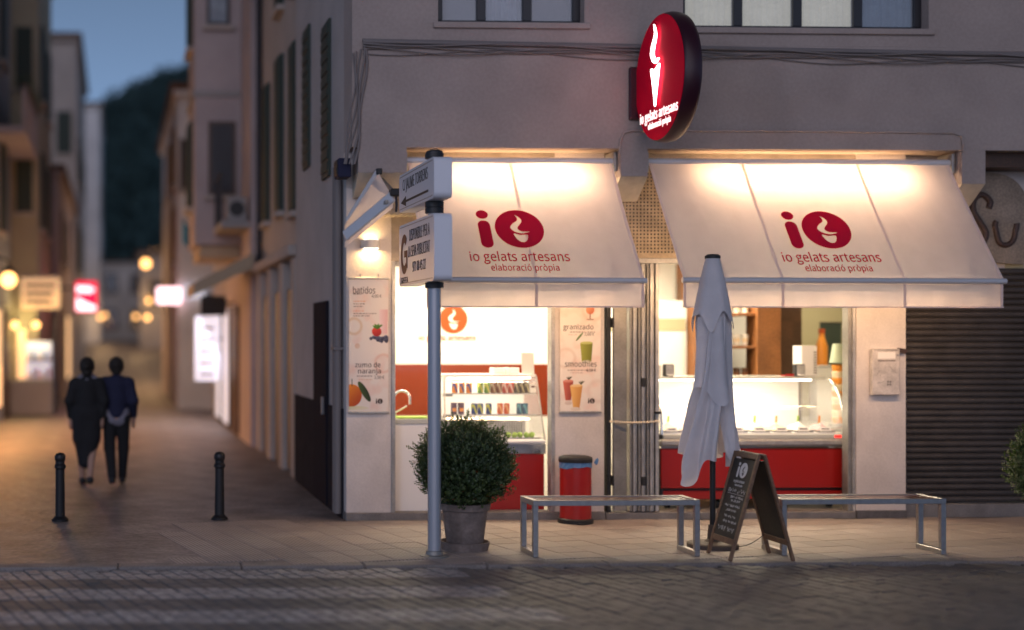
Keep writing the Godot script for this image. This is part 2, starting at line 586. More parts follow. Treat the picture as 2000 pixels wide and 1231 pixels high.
func ring_with_cup(mb: MB, xf: Transform3D, r: float, depth: float, c := Vector2.ZERO) -> void:
	# a disc with the steaming cup cut out of it, in two halves
	for side in [-1.0, 1.0]:
		var half := PackedVector2Array()
		for i in 33:
			var a := -PI / 2 + PI * i / 32.0
			half.append(Vector2(side * cos(a), sin(a)))
		var left := [half]
		for cut in [steam_shape(), cup_shape()]:
			var now := []
			for p in left:
				now.append_array(Geometry2D.clip_polygons(p, cut))
			left = now
		for p in left:
			mb.prism(scaled(p, r, c), xf, depth)

func emblem(parent: Node, called: String, xf: Transform3D, r: float, m: Material, depth := 0.0015) -> MeshInstance3D:
	var mb := MB.new()
	ring_with_cup(mb, xf, r, depth)
	mb.prism(round_rect(Vector2(-1.43 * r, -0.28 * r), 0.50 * r, 1.44 * r, 0.24 * r), xf, depth)
	mb.prism(ellipse(Vector2(-1.43 * r, 0.76 * r), 0.25 * r, 0.23 * r, 24), xf, depth)
	return part(parent, called, mb, m)

# ---------------------------------------------------------------- ground
func build_ground() -> void:
	var mb := MB.new()
	mb.quad(Vector3(-260, -0.075, 30), Vector3(260, -0.075, 30), Vector3(260, -0.075, -420), Vector3(-260, -0.075, -420))
	structure("ground", mb, M.asphalt)
	# foot pavement: runs round the corner and up the side street
	mb = MB.new()
	mb.box(-40, 40, -0.07, 0.0, -30, 2.56)
	var pave := structure("pavement", mb, M.paving)
	org[pave] = Vector3.ZERO
	var tm := MB.new().obox(Vector3.ZERO, Vector3(0.293, 0.02, 0.293), Basis.IDENTITY, 0.004).mesh()
	var turn := Basis(Vector3.UP, deg_to_rad(13.0))
	var k := 0
	for i in range(-10, 60):
		for j in range(-30, 30):
			var p := turn * Vector3(i * 0.3, 0, j * 0.3) + Vector3(1.0, 0, 0.2)
			if p.x > 0.55 and p.x < 9.5 and p.z > 0.0 and p.z < 2.58 and k < 299:
				k += 1
				var t := turn * Basis(Vector3(1, 0, 0), rng.randf_range(-0.004, 0.004))
				piece(pave, "paving_tile", tm, M["paver_%d" % (rng.randi() % 5)], Transform3D(t, p + Vector3(0, -0.004 + rng.randf_range(-0.0015, 0.0015), 0)))
	# kerb, stone by stone
	var kerb := Node3D.new()
	kerb.name = "kerb"
	add_child(kerb)
	kerb.set_meta("kind", "structure")
	var km := MB.new().obox(Vector3.ZERO, Vector3(0.994, 0.11, 0.20), Basis.IDENTITY, 0.012).mesh()
	for i in 16:
		piece(kerb, "kerb_stone", km, M.kerb_stone, Transform3D(Basis(Vector3.UP, rng.randf_range(-0.003, 0.003)), Vector3(-4.5 + i, -0.051 + rng.randf_range(-0.003, 0.003), 2.665)))
	# carriageway of setts
	mb = MB.new()
	mb.quad(Vector3(-40, -0.032, 12), Vector3(40, -0.032, 12), Vector3(40, -0.032, 2.78), Vector3(-40, -0.032, 2.78))
	var street := structure("street", mb, M.joint)
	var sm := []
	for q in 3:
		sm.append(MB.new().obox(Vector3.ZERO, Vector3(0.104, 0.05, [0.178, 0.213, 0.248][q]), Basis.IDENTITY, 0.007).mesh())
	var all := []
	turn = Basis(Vector3.UP, deg_to_rad(16.0))
	for i in range(-50, 110):
		var zc := -1.2 - rng.randf() * 0.3
		while zc < 8.5:
			var q := rng.randi() % 3
			var ln: float = [0.185, 0.220, 0.255][q]
			var p := turn * Vector3(i * 0.111, 0, zc + ln / 2)
			zc += ln
			if p.x > -2.4 and p.x < 8.6 and p.z > 2.80 and p.z < 5.7:
				all.append([p, q, rng.randi() % 4, turn * Basis(Vector3(1, 0, 0), rng.randf_range(-0.012, 0.012)) * Basis(Vector3(0, 0, 1), rng.randf_range(-0.012, 0.012)), rng.randf_range(-0.004, 0.004)])
	# the setts nearest the middle of the view are single stones
	all.sort_custom(func(a, b): return absf(a[0].x - 2.6) * 0.25 + absf(a[0].z - 4.0) < absf(b[0].x - 2.6) * 0.25 + absf(b[0].z - 4.0))
	var rest := [MB.new(), MB.new(), MB.new(), MB.new()]
	for a in all.size():
		var e = all[a]
		var at: Vector3 = e[0] + Vector3(0, -0.038 + e[4], 0)
		if a < 298:
			piece(street, "sett", sm[e[1]], M["sett_%d" % e[2]], Transform3D(e[3], at))
		else:
			rest[e[2]].obox(at, Vector3(0.104, 0.05, [0.178, 0.213, 0.248][e[1]]), e[3], 0.007)
	for i in 4:
		var r := part(street, "more_setts", rest[i], M["sett_%d" % i])
		r.set_meta("kind", "stuff")
	# the far end of the side street climbs
	mb = MB.new()
	mb.surf(4, 12, func(u, w): return Vector3(lerpf(-8, 8, u), 0.004 + 1.75 * smoothstep(0.0, 1.0, w), -27.0 - 50.0 * w))
	structure("rising_street", mb, M.paving)

# ---------------------------------------------------------------- the shop building
func build_shop_building() -> void:
	var b := thing("shop_building", "pale plastered corner building with the ice cream parlour on its ground floor", "building", Vector3(5.6, 0, -1.5))
	var xl := 2.30
	var xr := 13.0
	var zf := 0.35
	# upper wall round the two windows
	var w1 := [3.15, 4.61, 4.955, 6.25]
	var w2 := [5.60, 8.09, 4.925, 6.25]
	var mb := MB.new()
	mb.box(xl, xr, 3.72, w2[2], -0.15, zf)
	mb.box(xl, w1[0], w2[2], 8.0, -0.15, zf)
	mb.box(w1[0], w1[1], w2[2], w1[2], -0.15, zf)
	mb.box(w1[0], w1[1], w1[3], 8.0, -0.15, zf)
	mb.box(w1[1], w2[0], w2[2], 8.0, -0.15, zf)
	mb.box(w2[0], w2[1], w2[3], 8.0, -0.15, zf)
	mb.box(w2[1], xr, w2[2], 8.0, -0.15, zf)
	part(b, "upper_wall", mb, M.plaster)
	# beam ends that hang below the lintel
	for e in [[2.36, 2.84, 3.47], [4.975, 5.245, 3.445], [8.43, 8.67, 3.385]]:
		part(b, "beam_end", MB.new().box(e[0], e[1], e[2], 3.722, 0.0, zf - 0.002), M.plaster)
		var t := Transform3D(Basis(Vector3(0, 0, 1), Vector3(0, 1, 0), Vector3(-1, 0, 0)), Vector3(e[1], e[2], 0.0))
		part(b, "haunch", MB.new().prism(PackedVector2Array([Vector2(0, 0.0), Vector2(zf - 0.003, -0.001), Vector2(0.06, -0.22), Vector2(0, -0.22)]), t, e[1] - e[0]), M.soffit)
	# shop front wall
	part(b, "pier", MB.new().box(xl, 2.755, 0.085, 3.722, -0.15, 0.0), M.pier)
	part(b, "pier", MB.new().box(4.425, 4.93, 0.085, 3.722, -0.15, 0.0), M.pier)
	part(b, "pier", MB.new().box(7.53, 8.045, 0.085, 3.722, -0.15, 0.02), M.pier)
	part(b, "header", MB.new().box(2.755, 4.425, 2.62, 3.721, -0.15, -0.004), M.header)
	part(b, "header", MB.new().box(4.93, 7.53, 2.66, 3.721, -0.15, -0.004), M.header)
	part(b, "plinth", MB.new().box(xl - 0.01, 4.935, 0.0, 0.085, -0.16, 0.03, 0.006), M.plinth)
	part(b, "plinth", MB.new().box(4.94, 7.52, 0.0, 0.075, -0.16, 0.035, 0.006), M.plinth)
	part(b, "plinth", MB.new().box(7.525, 8.05, 0.0, 0.085, -0.16, 0.045, 0.006), M.granite)
	part(b, "plinth", MB.new().box(8.055, xr, 0.0, 0.14, -0.3, -0.02, 0.006), M.plinth)
	# ribbed soffit inside the corner
	var rib := part(b, "ribbed_soffit", MB.new().box(2.42, 3.3, 3.075, 3.10, 0.0, 0.30), M.soffit)
	for i in 14:
		part(rib, "rib", MB.new().box(2.44 + i * 0.06, 2.475 + i * 0.06, 3.062, 3.075, 0.0, 0.295), M.soffit)
	# perforated ventilation panel between the awnings
	mb = MB.new()
	var p0 := 4.95
	var p1 := 5.78
	for i in 24:
		mb.box(p0 + i * 0.036, p0 + i * 0.036 + 0.018, 2.70, 3.62, 0.012, 0.02)
	for j in 26:
		mb.box(p0, p0 + 24 * 0.036, 2.69 + j * 0.036, 2.69 + j * 0.036 + 0.018, 0.0125, 0.0205)
	mb.box(p0, p0 + 24 * 0.036, 2.655, 2.69, 0.012, 0.024)
	var pp := part(b, "perforated_panel", mb, M.perforated)
	part(pp, "backing", MB.new().box(p0, p0 + 24 * 0.036, 2.66, 3.62, 0.001, 0.004), M.black)
	# side wall along the street
	mb = MB.new()
	mb.box(xl, xl + 0.25, 0.0, 8.0, -4.0, -0.152)
	part(b, "side_wall", mb, M.side_wall)
	part(b, "side_wall_base", MB.new().box(xl - 0.02, xl, 0.0, 1.12, -4.0, -0.16), M.dark_plinth)
	var d := part(b, "side_door", MB.new().box(xl - 0.035, xl - 0.002, 0.02, 2.25, -2.15, -1.15, 0.005), M.side_door)
	part(d, "handle", MB.new().box(xl - 0.07, xl - 0.034, 1.0, 1.2, -1.3, -1.27, 0.005), M.steel)
	for z in [-0.22, -0.34]:
		part(b, "downpipe", MB.new().tube([Vector3(xl - 0.05, 0.05, z), Vector3(xl - 0.05, 1.9, z), Vector3(xl - 0.05, 3.6, z)], 0.04, 10), M.cable)
	part(b, "pipe_clip", MB.new().box(xl - 0.10, xl - 0.001, 1.72, 1.75, -0.39, -0.17), M.cable)
	for e in [[-1.0, 3.6], [-2.6, 3.9]]:
		var w := part(b, "side_window", MB.new().box(xl - 0.03, xl, e[1], e[1] + 1.7, e[0] - 0.55, e[0], 0.004), M.shutter_green)
		for q in 12:
			part(w, "louvre", MB.new().box(xl - 0.042, xl - 0.029, e[1] + 0.06 + q * 0.135, e[1] + 0.15 + q * 0.135, e[0] - 0.51, e[0] - 0.04), M.shutter_green)
	part(b, "roof", MB.new().box(xl - 0.35, xr, 8.0, 8.25, -9.0, zf + 0.35), M.roof_tile)
	part(b, "back_wall", MB.new().box(xl + 0.25, xr, 0.0, 8.0, -9.0, -8.75), M.side_wall)
	part(b, "far_wall", MB.new().box(xr - 0.25, xr, 0.0, 3.72, -8.75, -0.15), M.side_wall)
	part(b, "attic_floor", MB.new().box(xl + 0.25, xr - 0.26, 3.0, 3.2, -8.74, -0.152), M.wood)
	# upper windows
	for w in [[w1, [0.0, 0.31, 0.64, 1.0], ["", "curtain_blue", ""]], [w2, [0.0, 0.24, 0.49, 0.745, 1.0], ["window_curtain_lit", "window_curtain_lit", "window_curtain_lit", "curtain_blue"]]]:
		var x0: float = w[0][0]
		var x1: float = w[0][1]
		var y0: float = w[0][2]
		var y1: float = w[0][3]
		mb = MB.new()
		var f := 0.05
		mb.box(x0, x1, y0, y0 + f, 0.16, 0.22, 0.004)
		mb.box(x0, x1, y1 - f, y1, 0.16, 0.22, 0.004)
		for q in w[1]:
			var cx := lerpf(x0 + 0.03, x1 - 0.03, q)
			mb.box(cx - 0.045, cx + 0.045, y0 + f, y1 - f, 0.161, 0.221, 0.004)
		var win := part(b, "window_frame", mb, M.frame_dark)
		for i in w[1].size() - 1:
			var a := lerpf(x0 + 0.03, x1 - 0.03, w[1][i]) + 0.045
			var c := lerpf(x0 + 0.03, x1 - 0.03, w[1][i + 1]) - 0.045
			part(win, "pane", MB.new().box(a, c, y0 + f, y1 - f, 0.188, 0.192), M.window_glass)
			if w[2][i] == "":
				continue
			var blind := MB.new()
			if true:
				blind.surf(40, 1, func(u, v): return Vector3(lerpf(a - 0.03, c + 0.03, u), lerpf(y0 + 0.01, y1, v), 0.10 + 0.012 * sin(u * 46.0) + 0.006 * sin(u * 19.0)))
			part(win, "window_curtain", blind, M[w[2][i]])
		part(b, "window_sill", MB.new().box(x0 - 0.05, x1 + 0.05, y0 - 0.06, y0 - 0.001, 0.15, zf + 0.035, 0.006), M.plaster)
	# moulding and conduit on the facade
	part(b, "string_course", MB.new().box(5.35, xr, 4.70, 4.745, zf - 0.001, zf + 0.03, 0.008), M.plaster)
	part(b, "conduit", MB.new().tube([Vector3(4.96, 3.66, zf + 0.012), Vector3(4.965, 3.80, zf + 0.012), Vector3(5.0, 3.87, zf + 0.012), Vector3(5.08, 3.895, zf + 0.012), Vector3(6.8, 3.90, zf + 0.012), Vector3(8.34, 3.89, zf + 0.012), Vector3(8.42, 3.86, zf + 0.012), Vector3(8.44, 3.70, zf + 0.012)], 0.011, 8), M.plaster)
	# ---------------- room of the parlour
	part(b, "shop_floor", MB.new().box(xl + 0.25, 9.4, 0.0, 0.07, -3.3, -0.161), M.floor_tile)
	part(b, "shop_ceiling", MB.new().box(xl + 0.25, 9.4, 2.86, 2.96, -3.3, -0.152), M.white_wall)
	part(b, "shop_wall", MB.new().box(xl + 0.25, 5.35, 0.07, 2.86, -2.2, -2.0), M.white_wall)
	part(b, "shop_wall", MB.new().box(5.35, 9.4, 0.07, 2.86, -3.4, -3.2), M.white_wall)
	part(b, "shop_wall", MB.new().box(9.2, 9.4, 0.07, 2.86, -3.2, -0.152), M.olive_wall)
	part(b, "shop_wall", MB.new().box(xl + 0.251, xl + 0.30, 0.07, 2.86, -2.0, -0.152), M.white_wall)
	part(b, "shop_wall", MB.new().box(5.25, 5.349, 0.071, 2.859, -3.2, -2.201), M.white_wall)
	part(b, "splashback", MB.new().box(2.61, 5.349, 0.95, 1.54, -2.0, -1.985), M.splash_red)
	part(b, "wall_panel", MB.new().box(7.95, 9.19, 0.07, 2.855, -3.2, -3.17), M.olive_wall)
	mb = MB.new()
	ring_with_cup(mb, Transform3D(Basis.IDENTITY, Vector3(3.87, 2.06, -1.998)), 0.165, 0.004)
	part(b, "wall_emblem", mb, M.logo_orange)
	words(b, "wall_lettering", "io gelats artesans", 0.66, 0.085, M.logo_orange, Transform3D(Basis.IDENTITY, Vector3(3.80, 1.84, -1.994)), 0.008)
	# aluminium frames of the openings
	for x in [2.757, 4.385]:
		part(b, "opening_post", MB.new().box(x, x + 0.038, 0.085, 2.619, -0.12, 0.012, 0.003), M.aluminium)
	part(b, "opening_post", MB.new().box(7.455, 7.495, 0.075, 2.62, -0.12, 0.0, 0.003), M.aluminium_dark)
	part(b, "opening_post", MB.new().box(7.497, 7.528, 0.075, 2.62, -0.12, 0.012, 0.003), M.aluminium)
	part(b, "opening_head", MB.new().box(4.932, 7.528, 2.60, 2.652, -0.13, 0.03, 0.004), M.aluminium)
	part(b, "opening_head", MB.new().box(2.797, 4.383, 2.57, 2.615, -0.12, 0.012, 0.003), M.aluminium)
	# ceiling lamps of the parlour
	var spots := [Vector3(3.3, 2.855, -1.1), Vector3(4.3, 2.855, -1.1), Vector3(5.9, 2.855, -1.9), Vector3(7.0, 2.855, -1.9), Vector3(8.3, 2.855, -2.2), Vector3(5.75, 2.855, -0.8)]
	for i in spots.size():
		var s: Vector3 = spots[i]
		var lt := thing("ceiling_lamp", "flat white ceiling panel lamp in the parlour, " + ["over the sink", "over the drinks fridge", "over the left of the back counter", "over the middle of the back counter", "by the olive wall", "just inside the folded doors"][i], "lamp", s, "ceiling lamps of the parlour")
		part(lt, "housing", MB.new().box(s.x - 0.31, s.x + 0.31, s.y - 0.03, s.y, s.z - 0.16, s.z + 0.16, 0.004), M.aluminium)
		part(lt, "diffuser", MB.new().box(s.x - 0.29, s.x + 0.29, s.y - 0.036, s.y - 0.0305, s.z - 0.14, s.z + 0.14), M.panel_white)
		area_lamp("ceiling_lamp_light", s - Vector3(0, 0.042, 0), Vector3.DOWN, Vector2(0.58, 0.28), [2.4, 2.4, 3.2, 2.8, 1.8, 2.4][i], Color(1.0, 0.93, 0.80))

func build_neighbour() -> void:
	# closed shop next door, same facade
	var s := thing("roller_shutter", "dark brown closed roller shutter right of the mailbox pillar", "shutter", Vector3(9.3, 0.14, -0.1))
	var sm := MB.new()
	var t := Transform3D(Basis(Vector3(0, 0, 1), Vector3(0, 1, 0), Vector3(-1, 0, 0)), Vector3(1.22, 0, 0))
	sm.prism(PackedVector2Array([Vector2(0, 0), Vector2(0.012, 0.003), Vector2(0.024, 0.014), Vector2(0.028, 0.030), Vector2(0.022, 0.046), Vector2(0.010, 0.055), Vector2(0.004, 0.061), Vector2(0, 0.061)]), t, 2.44)
	var m := sm.mesh()
	for i in 38:
		piece(s, "slat", m, [M.shutter, M.shutter_b][rng.randi() % 2], Transform3D(Basis.IDENTITY, Vector3(0.02, 0.012 + i * 0.0635, rng.randf_range(-0.002, 0.002))))
	part(s, "guide_rail", MB.new().box(8.052, 8.09, 0.14, 2.62, -0.13, -0.04, 0.003), M.dark_metal)
	part(s, "guide_rail", MB.new().box(10.54, 10.58, 0.14, 2.62, -0.13, -0.04, 0.003), M.dark_metal)
	var b := thing("shop_fascia", "beige fascia board with painted dark brown letters above the roller shutter", "sign", Vector3(9.3, 2.62, -0.1))
	var bp := smooth([Vector2(8.06, 2.63), Vector2(8.9, 2.63), Vector2(9.42, 2.63), Vector2(9.45, 3.0), Vector2(9.36, 3.32), Vector2(9.15, 3.52), Vector2(8.7, 3.56), Vector2(8.06, 3.56)], 4)
	part(b, "board", MB.new().prism(bp, Transform3D(Basis.IDENTITY, Vector3(0, 0, -0.12)), 0.06), M.sign_board)
	var sp := []
	for q in smooth([Vector2(8.96, 3.18), Vector2(8.96, 3.27), Vector2(8.88, 3.32), Vector2(8.80, 3.26), Vector2(8.80, 3.14), Vector2(8.87, 3.03), Vector2(8.93, 2.92), Vector2(8.89, 2.82), Vector2(8.80, 2.80)], 5).slice(0, 40):
		sp.append(Vector3(q.x, q.y, -0.055))
	part(b, "letter", MB.new().tube(sp, 0.031, 8), M.ink_brown)
	var up := []
	for q in smooth([Vector2(9.04, 3.04), Vector2(9.04, 2.93), Vector2(9.07, 2.83), Vector2(9.14, 2.80), Vector2(9.21, 2.84), Vector2(9.24, 2.94), Vector2(9.24, 3.04)], 5).slice(0, 30):
		up.append(Vector3(q.x, q.y, -0.055))
	part(b, "letter", MB.new().tube(up, 0.028, 8), M.ink_brown)
	# wall that carries the shutter and fascia
	var w := thing("shop_wall_next_door", "pale plastered wall round the roller shutter and fascia board", "wall", Vector3(10, 0, -0.2))
	part(w, "wall_face", MB.new().box(8.05, 12.7, 0.141, 3.719, -0.28, -0.16), M.pier)
	part(w, "jamb", MB.new().box(10.62, 12.7, 0.141, 3.719, -0.159, -0.02), M.pier)
	part(w, "shutter_box", MB.new().box(8.68, 12.7, 3.57, 3.715, -0.159, 0.2), M.wood_dark)

func build_cables() -> void:
	# the bundle along the facade, cable by cable
	var zf := 0.35
	for i in 7:
		var path := []
		var y0: float = 4.765 - i * 0.014 - (0.02 if i > 2 else 0.0)
		for k in 40:
			var x := 2.40 + k * (10.0 - 2.40) / 39.0
			var sag := 0.0 if i < 2 else 0.022 * sin(k * 0.55 + i * 1.7) * (1.0 if i < 5 else 1.7)
			path.append(Vector3(x, y0 - 0.012 * (x - 2.4) + sag, zf + 0.018 + 0.012 * (i % 3)))
		var r: float = [0.019, 0.019, 0.010, 0.009, 0.008, 0.007, 0.006][i]
		single("wall_cable", MB.new().tube(path, r, 7), M.cable, ["thick top cable of the bundle along the facade", "second thick cable just under the top one on the facade", "grey cable in the middle of the bundle along the facade", "slack grey cable below the middle of the facade bundle", "wavy thin cable low in the facade bundle", "very wavy thin cable near the bottom of the facade bundle", "thinnest lowest loose cable hanging along the facade"][i], "cable", "cables along the facade")
	for i in 5:
		var path := []
		for k in 24:
			var t := k / 23.0
			var y := lerpf(4.72 - i * 0.02, 3.55, t)
			path.append(Vector3(2.43 - 0.055 * i * 0.5 - 0.12 * t * t + 0.018 * sin(t * 9.0 + i * 1.3), y, zf + 0.015 + 0.01 * (i % 2)))
		single("corner_cable", MB.new().tube(path, [0.012, 0.010, 0.008, 0.008, 0.007][i], 6), M.cable, ["rightmost cable hanging down the building corner", "second cable from the right hanging down the building corner", "middle cable hanging down the building corner", "fourth cable from the right hanging down the building corner", "leftmost thin cable hanging down the building corner"][i], "cable", "cables down the building corner")
	var j := thing("junction_box", "small dark blue cable junction box at the building corner", "box", Vector3(2.24, 3.48, 0.2))
	part(j, "case", MB.new().box(2.17, 2.30, 3.43, 3.62, 0.05, 0.3, 0.01), M.cloth_navy)
	part(j, "lid", MB.new().box(2.16, 2.17, 3.45, 3.60, 0.08, 0.28, 0.003), M.dark_metal)

# ---------------------------------------------------------------- awnings
func build_awning(label: String, x0: float, x1: float, seams: Array, cx: float) -> void:
	var top := Vector3(0, 3.60, 0.22)
	var bot := Vector3(0, 2.40, 1.09)
	var a := thing("awning", label, "awning", Vector3((x0 + x1) / 2, 2.4, 0.22))
	var edges := [x0]
	edges.append_array(seams)
	edges.append(x1)
	var Y := (top - bot).normalized()
	var Z := Vector3.RIGHT.cross(Y)
	var nz := FastNoiseLite.new()
	nz.seed = int(x0 * 100)
	nz.frequency = 1.1
	var cloth := func(u: float, w: float) -> Vector3:
		var p := bot.lerp(top, w)
		p.x = u
		return p + Z * (nz.get_noise_2d(u, w * 1.5) * 0.010 + 0.004 * sin(u * 7.0 + w * 3.0) * w - 0.014 * sin(PI * w))
	for i in edges.size() - 1:
		var e0: float = edges[i]
		var e1: float = edges[i + 1]
		part(a, "cloth_panel", MB.new().surf(16, 18, func(u, w): return cloth.call(lerpf(e0, e1, u), w)), M.awning_cloth)
		part(a, "valance", MB.new().surf(24, 4, func(u, w):
			var x := lerpf(e0, e1, u)
			return Vector3(x, lerpf(2.135, 2.375, w), 1.085 + (1.0 - w) * (0.010 * sin(x * 8.0) + 0.006 * sin(x * 19.0 + 1.0)))), M.awning_cloth)
	for x in seams:
		part(a, "seam", MB.new().surf(1, 18, func(u, w): return cloth.call(x - 0.016 + 0.032 * u, w) + Z * 0.0025), M.awning_seam)
		part(a, "seam", MB.new().box(x - 0.014, x + 0.014, 2.136, 2.374, 1.092, 1.0935), M.awning_seam)
	for x in [x0, x1 - 0.03]:
		part(a, "hem", MB.new().surf(1, 18, func(u, w): return cloth.call(x + 0.03 * u, w) + Z * 0.0025), M.awning_seam)
		part(a, "hem", MB.new().box(x, x + 0.025, 2.136, 2.374, 1.092, 1.0935), M.awning_seam)
	part(a, "hem", MB.new().box(x0, x1, 2.128, 2.142, 1.082, 1.096), M.awning_seam)
	part(a, "front_bar", MB.new().tube([Vector3(x0 - 0.015, 2.388, 1.10), Vector3((x0 + x1) / 2, 2.384, 1.10), Vector3(x1 + 0.015, 2.380, 1.10)], 0.027, 12), M.awning_bar)
	part(a, "roller", MB.new().tube([Vector3(x0 - 0.03, 3.61, 0.20), Vector3((x0 + x1) / 2, 3.61, 0.20), Vector3(x1 + 0.03, 3.61, 0.20)], 0.035, 14), M.awning_bar)
	for x in [x0 - 0.035, x1 + 0.01]:
		var br := part(a, "wall_bracket", MB.new().box(x, x + 0.025, 3.50, 3.70, 0.0, 0.26, 0.004), M.aluminium)
		part(br, "bolt", MB.new().tube([Vector3(x - 0.012, 3.60, 0.18), Vector3(x + 0.037, 3.60, 0.18)], 0.02, 8), M.dark_metal)
	for x in [x0 + 0.42, x1 - 0.30]:
		var ar := part(a, "arm", MB.new().bar(Vector3(x, 2.95, 0.02), Vector3(x, 2.42, 1.04), 0.03, 0.05, Vector3.ZERO, 0.004), M.aluminium)
		part(ar, "arm_foot", MB.new().box(x - 0.03, x + 0.03, 2.88, 3.02, 0.0, 0.05, 0.004), M.aluminium)
	# print on the cloth
	var at := func(px: float, w: float) -> Transform3D:
		var p := bot.lerp(top, w)
		p.x = px
		return Transform3D(Basis(Vector3.RIGHT, Y, Z), p + Z * 0.008)
	emblem(a, "printed_emblem", at.call(cx + 0.055, 0.405), 0.235, M.logo_red)
	words(a, "printed_lettering", "io gelats artesans", 0.95, 0.155, M.logo_red, at.call(cx, 0.165), 0.002)
	words(a, "printed_lettering", "elaboració pròpia", 0.645, 0.105, M.logo_red, at.call(cx + 0.03, 0.078), 0.002)
	# lamp behind the roller
	var l := thing("tube_lamp", "warm tube lamp behind the top of the " + ("narrow left" if x0 < 4.0 else "wide right") + " awning", "lamp", Vector3(cx - 0.06, 3.32, 0.05), "tube lamps behind the awnings")
	var lx := (x0 + x1) / 2 + 0.05
	var hw := (x1 - x0) * 0.34
	part(l, "tube", MB.new().tube([Vector3(lx - hw, 3.34, 0.075), Vector3(lx, 3.34, 0.075), Vector3(lx + hw, 3.34, 0.075)], 0.013, 10), M.tube_warm)
	part(l, "holder", MB.new().box(lx - hw - 0.03, lx + hw + 0.03, 3.32, 3.36, 0.002, 0.05, 0.004), M.white_panel)
	for s in [-1.0, 1.0]:
		part(l, "end_cap", MB.new().box(lx + s * (hw + 0.015) - 0.015, lx + s * (hw + 0.015) + 0.015, 3.32, 3.36, 0.0505, 0.095, 0.003), M.white_panel)
	area_lamp("tube_lamp_light", Vector3(lx, 3.34, 0.10), Vector3(0, -0.15, 1.0), Vector2(hw * 2.0, 0.03), 2.3 * hw, Color(1.0, 0.83, 0.68))
	area_lamp("tube_lamp_light_up", Vector3(lx, 3.37, 0.075), Vector3(0, 1.0, 0.1), Vector2(hw * 2.0, 0.03), 0.9 * hw, Color(1.0, 0.80, 0.58))
	# a light strip along the inside of the front bar, hidden by the valance
	var st := thing("light_strip", "thin light strip inside the front bar of the " + ("narrow left" if x0 < 4.0 else "wide right") + " awning", "lamp", Vector3((x0 + x1) / 2, 2.33, 1.04), "light strips under the awnings")
	var sx := (x1 - x0) / 2 - 0.12
	var mx := (x0 + x1) / 2
	part(st, "channel", MB.new().box(mx - sx, mx + sx, 2.345, 2.375, 1.03, 1.06, 0.003), M.aluminium)
	part(st, "strip_light", MB.new().box(mx - sx + 0.02, mx + sx - 0.02, 2.348, 2.372, 1.0265, 1.0295), M.panel_white)
	area_lamp("light_strip_light", Vector3(mx, 2.36, 1.02), Vector3(0, -0.55, -1.0), Vector2(sx * 2.0, 0.02), 1.7 * sx, Color(1.0, 0.80, 0.60))

func build_corner_awning() -> void:
	var a := thing("corner_awning", "small tilted white awning at the building corner above the drinks poster", "awning", Vector3(2.45, 2.8, 0.4))
	var A := Vector3(2.235, 2.845, 0.30)
	var B := Vector3(2.63, 3.20, 0.72)
	var T1 := Vector3(2.545, 3.475, 0.42)
	var T0 := Vector3(2.30, 3.02, 0.10)
	part(a, "cloth_panel", MB.new().surf(10, 8, func(u, w): return A.lerp(B, u).lerp(T0.lerp(T1, u), w) + Vector3(-0.02, 0.01, 0.02) * sin(PI * w)), M.awning_cloth)
	part(a, "front_bar", MB.new().bar(A, B, 0.035, 0.11, Vector3.UP, 0.012), M.awning_bar)
	part(a, "valance", MB.new().surf(10, 3, func(u, w): return A.lerp(B, u) + Vector3(0, -0.05 - 0.06 * w, 0)), M.awning_cloth)
	part(a, "roller", MB.new().tube([T0, T0.lerp(T1, 0.5), T1], 0.03, 10), M.awning_bar)
	part(a, "end_cap", MB.new().box(2.52, 2.58, 3.44, 3.50, 0.36, 0.46, 0.008), M.black)
	var k := part(a, "gear_box", MB.new().box(2.60, 2.70, 3.20, 3.27, 0.66, 0.78, 0.01), M.black)
	part(k, "crank_eye", MB.new().tube([Vector3(2.66, 3.20, 0.72), Vector3(2.665, 3.12, 0.72), Vector3(2.66, 3.05, 0.72)], 0.012, 8), M.dark_metal)
	part(a, "bracket", MB.new().bar(Vector3(2.65, 3.22, 0.70), Vector3(2.60, 3.40, 0.30), 0.03, 0.05), M.aluminium_dark)
	part(a, "arm", MB.new().bar(B + Vector3(-0.06, -0.05, 0), Vector3(2.50, 3.02, 0.02), 0.03, 0.03), M.aluminium)

